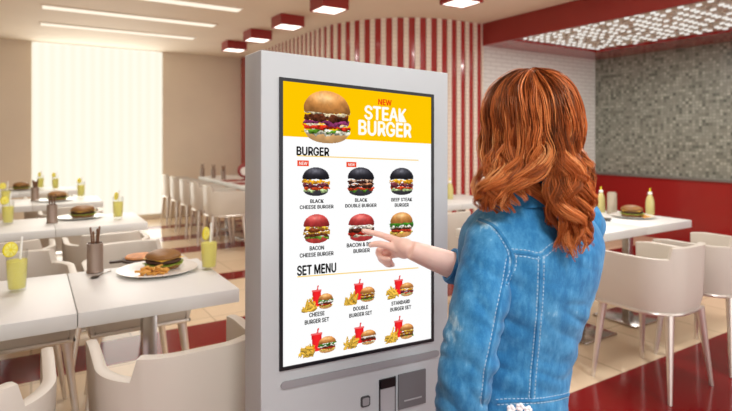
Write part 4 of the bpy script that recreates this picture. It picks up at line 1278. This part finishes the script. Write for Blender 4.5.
seam([(497, 402), (515, 401), (535, 400.5), (555, 398), (570, 394)], stitch=(-0.005, 0.005))   # waistband
# faded cloth beside the seams
sp_ = np.array([tuple(p) for p in seam_pts])
for c2, me in zip(CO, (jm, slm, srm)):
    best = np.full(len(c2), 9.0)
    for k in range(0, len(sp_), 2): best = np.minimum(best, ((c2 - sp_[k]) ** 2).sum(1))
    wv = np.exp(-best / (0.010 ** 2)) * 0.55
    for c, r, a in ((LP(470, 225, 1.12), .05, .30), (LP(450, 330, 1.03), .05, .55), (LP(560, 330, 1.1), .05, .22), (LP(505, 235, 1.1), .05, .15), (LP(595, 300, 1.15), .04, .4)):
        wv += a * np.exp(-((c2 - np.array(c)) ** 2).sum(1) / (r * r))
    at_ = me.attributes.new('wash', 'FLOAT', 'POINT'); at_.data.foreach_set('value', np.clip(wv, 0, 1.2))
# collar, standing at the nape and folding over
b = MB(); vs, fs = [], []
NC = 48
for i in range(NC + 1):
    t = i / NC; a = -PI * 0.5 + (t - 0.5) * 2 * PI * 0.80           # open at the throat
    c, s = math.cos(a), math.sin(a)
    for (ra, rb, z, dz) in ((.066, .064, 1.268, 0), (.064, .062, 1.300, 0), (.066, .064, 1.312, 0), (.071, .070, 1.312, 0), (.078, .077, 1.298, 0), (.088, .086, 1.262, 0), (.084, .082, 1.262, 0), (.072, .071, 1.296, 0)):
        u, w = c * ra, s * rb
        vs.append(L(.359 + rx * u + fx * w, 1.170 + ry * u + fy * w, z - 0.03 * (0.5 + 0.5 * s) * (1 if z < 1.29 else 0.6)))
for i in range(NC):
    for k in range(8):
        k2 = (k + 1) % 8; fs.append((i * 8 + k, (i + 1) * 8 + k, (i + 1) * 8 + k2, i * 8 + k2))
fs += [tuple(range(8))[::-1], tuple(NC * 8 + k for k in range(8))]
b.add(vs, fs); b.obj('collar', m_denim, jacket, angle=60)
# rolled cuff of the pointing arm
b = MB(); ax = (Rwr - Rel).normalized(); c0 = Rel.lerp(Rwr, .50)
M_ = ax.to_track_quat('Z', 'Y').to_matrix()
prof = [(0.036, -0.030), (0.042, -0.034), (0.0455, -0.028), (0.0450, -0.010), (0.0470, 0.004), (0.0445, 0.014), (0.038, 0.015), (0.034, 0.006), (0.036, -0.030)]
b.lathe(prof, 32, c=c0, rot=M_)
for i in range(len(b.v)):
    v_ = Vector(b.v[i]); nn = (v_ - c0 - ax * (v_ - c0).dot(ax)).normalized(); b.v[i] = tuple(v_ - nn * 0.002 + nn * noise.noise(v_ * 45) * 0.004)
b.obj('cuff', m_denim, jacket)
# small white flowers embroidered at the hem
m_flow = mat('white_embroidery', rgb(244, 240, 238), 0.7)
for (fx_, fy_) in ((511, 409), (520, 407), (528, 410)):
    h = on_cloth(fx_, fy_)
    if h:
        bb = MB(); Q_ = h[1].to_track_quat('Z', 'Y').to_matrix()
        for k in range(5):
            a = 2 * PI * k / 5; bb.lathe([(0, 0), (0.0045, 0.0002), (0.0030, 0.0022), (0, 0.003)], 10, c=h[0] + Q_ @ Vector((0.0048 * math.cos(a), 0.0048 * math.sin(a), 0)), rot=Q_)
        bb.obj('flower_embroidery', m_flow, jacket)

# ---- hair: a dark under-layer and many wavy locks, each a bundle of fine strands
q = NT('auburn_hair')
vc = q.n('ShaderNodeVertexColor', _layer_name='tone')
q.l(vc.outputs['Color'], q.b.inputs['Base Color']); q.b.inputs['Roughness'].default_value = 0.36; q.b.inputs['Specular IOR Level'].default_value = 0.5
q.b.inputs['Specular Tint'].default_value = (1.0, 0.72, 0.45, 1)
m_hair = q.m
HX, HD, HZ = .3560, 1.165, 1.433
hv, hfaces, hcol = [], [], []
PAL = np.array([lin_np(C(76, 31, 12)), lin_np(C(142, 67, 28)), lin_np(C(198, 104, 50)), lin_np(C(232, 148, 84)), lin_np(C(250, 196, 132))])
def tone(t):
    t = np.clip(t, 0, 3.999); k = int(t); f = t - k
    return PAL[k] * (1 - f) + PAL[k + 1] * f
def strand(pts, r0, tn, tn1):
    n_ = len(pts); base = len(hv); up = Vector((0.3, 0.8, 0.5))
    for i in range(n_):
        t = (pts[min(i + 1, n_ - 1)] - pts[max(i - 1, 0)]).normalized()
        up = up - t * up.dot(t)
        if up.length < 1e-5: up = t.orthogonal()
        up.normalize(); sd = t.cross(up); f = i / (n_ - 1)
        r = r0 * (0.75 + 0.25 * math.sin(PI * min(1, f * 1.3))) * (1 - 0.6 * max(0, (f - 0.8) / 0.2))
        cc = tone(tn + (tn1 - tn) * f)
        for k in range(3):
            a = 2 * PI * k / 3
            hv.append(tuple(pts[i] + sd * (r * math.cos(a)) + up * (r * math.sin(a)))); hcol.append(cc)
    for i in range(n_ - 1):
        for k in range(3):
            k2 = (k + 1) % 3
            hfaces.append((base + i * 3 + k, base + i * 3 + k2, base + (i + 1) * 3 + k2, base + (i + 1) * 3 + k))
def shell(al, el, k=1.0):
    """al: 0 at the back, + to her right; el: elevation"""
    return Vector((HX + (.091 * k) * math.sin(al) * math.cos(el) ** 0.8, HD - .112 * k * math.cos(al) * math.cos(el), HZ + .104 * k * math.sin(el)))
rh = random.Random(21)
def lock(al, k=1.0, end=None, n_str=34, rad=0.014, wave=0.014, wl=0.085, tn=1.6, front=False):
    side = 1 if (al > 0.10 or end == 'R') else -1
    A_ = [shell(al * 0.35, 1.50, k), shell(al * 0.75, 1.12, k), shell(al, 0.70, k), shell(al, 0.25, k), shell(al, -0.15, k)]
    if front:                                                  # swept from the parting over the temples
        ts = 2.45 if al < 3.45 else 4.50
        A_ = [shell(al, 1.50, k), shell(al, 1.20, k), shell(al, 0.95, k), shell(al * .65 + ts * .35, 0.72, k), shell(al * .2 + ts * .8, 0.42, k), shell(ts, 0.1, k), shell(ts, -0.15, k)]
        al = ts
    s, c = math.sin(al), math.cos(al)
    if c > -0.25:
        if side < 0:
            f = (s + 1) / 1.1                                    # 0 outer .. 1 inner
            zb = EYE - (rh.uniform(66, 78) - 50 * max(0, f - .58)) / F * 1.04
            xe = .238 + .066 * f + rh.uniform(-.006, .006)
            mid = [Vector((HX + .087 * s * k, HD - .118 * c * k + .006, 1.375)), Vector((.5 * (HX + .087 * s) + .5 * xe, 1.062 - .012 * c + .03 * (1 - c), 1.325)), Vector((xe, 1.052 + .03 * (1 - c), (1.325 + zb) / 2)), Vector((xe + .006, 1.05 + .035 * (1 - c), zb))]
        else:
            f = max(0, (s - 0.05) / 0.95)                        # 0 inner .. 1 outer
            zb = EYE - (rh.uniform(100, 126) - 16 * abs(f - .45)) / F * 1.04
            xe = .370 + .058 * f + rh.uniform(-.006, .008)
            mid = [Vector((HX + .087 * s * k, HD - .118 * c * k + .006, 1.375)), Vector((.6 * (HX + .087 * s) + .4 * xe, 1.058 - .012 * c + .03 * (1 - c), 1.325)), Vector((xe - .004, 1.046 + .035 * (1 - c), 1.265)), Vector((xe + .004, 1.040 + .04 * (1 - c), (1.265 + zb) / 2)), Vector((xe + .002, 1.040 + .045 * (1 - c), zb))]
    else:
        zb = 1.24 + rh.uniform(-.03, .03)
        mid = [Vector((HX + .104 * s, HD - .10 * c, 1.37)), Vector((HX + .110 * s, HD - .085 * c + .0, 1.31)), Vector((HX + .115 * s, HD - .08 * c, zb))]
    ctl = [(p.x, p.y, p.z) for p in A_ + mid]
    path_ = spline(ctl, 44)
    ph = 2.2 * al + rh.uniform(-0.7, 0.7); ln = 0.0
    pts = []
    hand = 1 if (rh.random() < 0.85) == (side > 0) else -1
    for i, p in enumerate(path_):
        if i: ln += np.linalg.norm(p - path_[i - 1])
        w = wave * (0.10 + 0.90 * min(1, max(0, (HZ + .02 - p[2]) / 0.14)) ** 1.3)
        a = 2 * PI * ln / wl + ph
        pts.append(np.array([p[0] + w * math.cos(a), p[1] + w * 0.75 * math.sin(a) * hand - w * 0.5, p[2]]))
    L0 = [L(*p) for p in pts]
    n_ = len(L0)
    # core
    tl = tn - 0.7
    for _ in range(n_str):
        ra = math.sqrt(rh.random()); an = rh.uniform(0, 2 * PI); o1, o2 = ra * math.cos(an), ra * math.sin(an)
        tw = rh.uniform(0.6, 1.4); ph2 = rh.uniform(0, 6.28); ds = []
        t0 = tn + rh.gauss(0, 0.35) - 0.9 * (1 - ra) + 0.35 * o1; stop = n_ - rh.randint(0, 5)  # shade within the lock put into tone: inner strands darker, one side lighter
        for i in range(0, stop):
            f = i / (n_ - 1)
            R_ = rad * (0.45 + 0.75 * math.sin(PI * min(1.0, 0.12 + f * 0.9))) * (1 - 0.55 * max(0, (f - .78) / .22))
            t = (L0[min(i + 1, n_ - 1)] - L0[max(i - 1, 0)]).normalized(); sd = t.cross(Vector((0, 1, 0.2))).normalized(); up = sd.cross(t)
            fr_a = f * 3.2 * tw
            x = o1 * math.cos(fr_a) - o2 * math.sin(fr_a); y = o1 * math.sin(fr_a) + o2 * math.cos(fr_a)
            jj = 0.0006 * math.sin(ph2 + f * 17)
            ds.append(L0[i] + sd * (R_ * x + jj) + up * (R_ * y * 0.7))
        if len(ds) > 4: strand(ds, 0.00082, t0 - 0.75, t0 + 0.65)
als = []
for al in np.linspace(-1.75, 1.75, 30): als.append((al + rh.uniform(-.04, .04), 0.96))
for al in np.linspace(-1.6, 1.6, 26): als.append((al + rh.uniform(-.05, .05), 1.03))
for al in np.linspace(1.75, 4.55, 18): 
    if not (2.60 < al < 4.25): als.append((al, 0.96))
for al, k in als:
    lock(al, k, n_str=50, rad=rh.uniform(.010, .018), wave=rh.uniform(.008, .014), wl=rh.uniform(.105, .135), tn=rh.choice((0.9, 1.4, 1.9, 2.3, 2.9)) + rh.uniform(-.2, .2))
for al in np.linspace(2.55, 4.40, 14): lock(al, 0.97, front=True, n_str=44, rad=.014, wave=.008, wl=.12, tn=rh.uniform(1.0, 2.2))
# extra curls on the falling right and left bunches
for _ in range(16): lock(rh.uniform(0.15, 1.5), rh.uniform(.98, 1.05), 'R', 44, rh.uniform(.009, .013), rh.uniform(.016, .024), rh.uniform(.075, .10), rh.uniform(1.2, 2.9))
for _ in range(12): lock(rh.uniform(-1.6, -.05), rh.uniform(.98, 1.05), 'L', 44, rh.uniform(.009, .013), rh.uniform(.014, .022), rh.uniform(.07, .09), rh.uniform(1.0, 2.7))
# dark under-layer close to the head
b = MB(); vs, fs = [], []
for i in range(20):
    el = PI / 2 - 0.02 - (PI / 2 + 0.75) * i / 19
    for k in range(40):
        al = 2 * PI * k / 40
        p = shell(al, el, 0.86)
        open_face = max(0.0, -math.cos(al - 0.35)) * max(0, min(1, (1.485 - p.z) / 0.04))
        p.y -= 0.055 * open_face
        vs.append(L(p.x, p.y, p.z))
for i in range(19):
    for k in range(40):
        j = (k + 1) % 40; fs.append((i * 40 + k, (i + 1) * 40 + k, (i + 1) * 40 + j, i * 40 + j))
fs.append(tuple(range(40)))
b0 = len(hv)
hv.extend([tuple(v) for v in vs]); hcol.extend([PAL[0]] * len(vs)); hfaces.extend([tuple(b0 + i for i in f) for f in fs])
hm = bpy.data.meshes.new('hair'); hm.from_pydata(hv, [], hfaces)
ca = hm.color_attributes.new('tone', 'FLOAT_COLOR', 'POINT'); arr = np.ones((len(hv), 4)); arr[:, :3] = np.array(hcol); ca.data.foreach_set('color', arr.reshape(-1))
hm.polygons.foreach_set('use_smooth', [True] * len(hm.polygons))
hair = link('hair', hm, m_hair, woman, 'long wavy auburn hair falling in two bunches over the shoulders')
# ------------------------------------------------------------------ light
w = bpy.data.worlds.new('daylight'); scene.world = w; w.use_nodes = True
bg = w.node_tree.nodes['Background']; bg.inputs['Color'].default_value = (1.0, 0.99, 0.98, 1); bg.inputs['Strength'].default_value = 2.3
def area(name, loc, size, energy, col=(1, 0.975, 0.94), rot=(0, 0, 0), sy=None):
    d = bpy.data.lights.new(name, 'AREA'); d.shape = 'RECTANGLE'; d.size = size; d.size_y = sy or size; d.energy = energy; d.color = col
    o = bpy.data.objects.new(name, d); COL.objects.link(o); o.location = loc; o.rotation_euler = rot
    return o
area('window_daylight', ((WU0 + WU1) / 2, VW - 0.05, 1.5), 1.9, 34, (1, 0.96, 0.88), (PI / 2, 0, 0), 2.7).rotation_euler = (-PI / 2, 0, 0)
for u, v, e_, c_ in ((0.1, -0.6, 48, (0.94, 0.98, 1)), (2.4, -0.4, 50, (0.94, 0.98, 1)), (0.4, 3.4, 22, (1, 0.975, 0.94)), (3.2, 2.6, 44, (1, 0.975, 0.94)), (0.6, 6.0, 36, (1, 0.96, 0.9))):
    area('added_ceiling_fill', (u, v, CEIL - 0.02), 0.5, e_, c_)  # added fill lights at ceiling height, no lamp fixtures here
for u, v in ((5.9, 1.4), (5.9, 3.6)):
    area('added_inset_fill', (u, v, DROP - 0.03), 0.4, 24)  # added fill under the dropped ceiling, brightens the brick wall
scene.view_settings.view_transform = 'Standard'
scene.view_settings.look = 'None'
scene.view_settings.exposure = 0.0
scene.view_settings.gamma = 1.0
scene.cycles.use_denoising = True
scene.cycles.max_bounces = 8
scene.cycles.caustics_reflective = False
scene.cycles.caustics_refractive = False
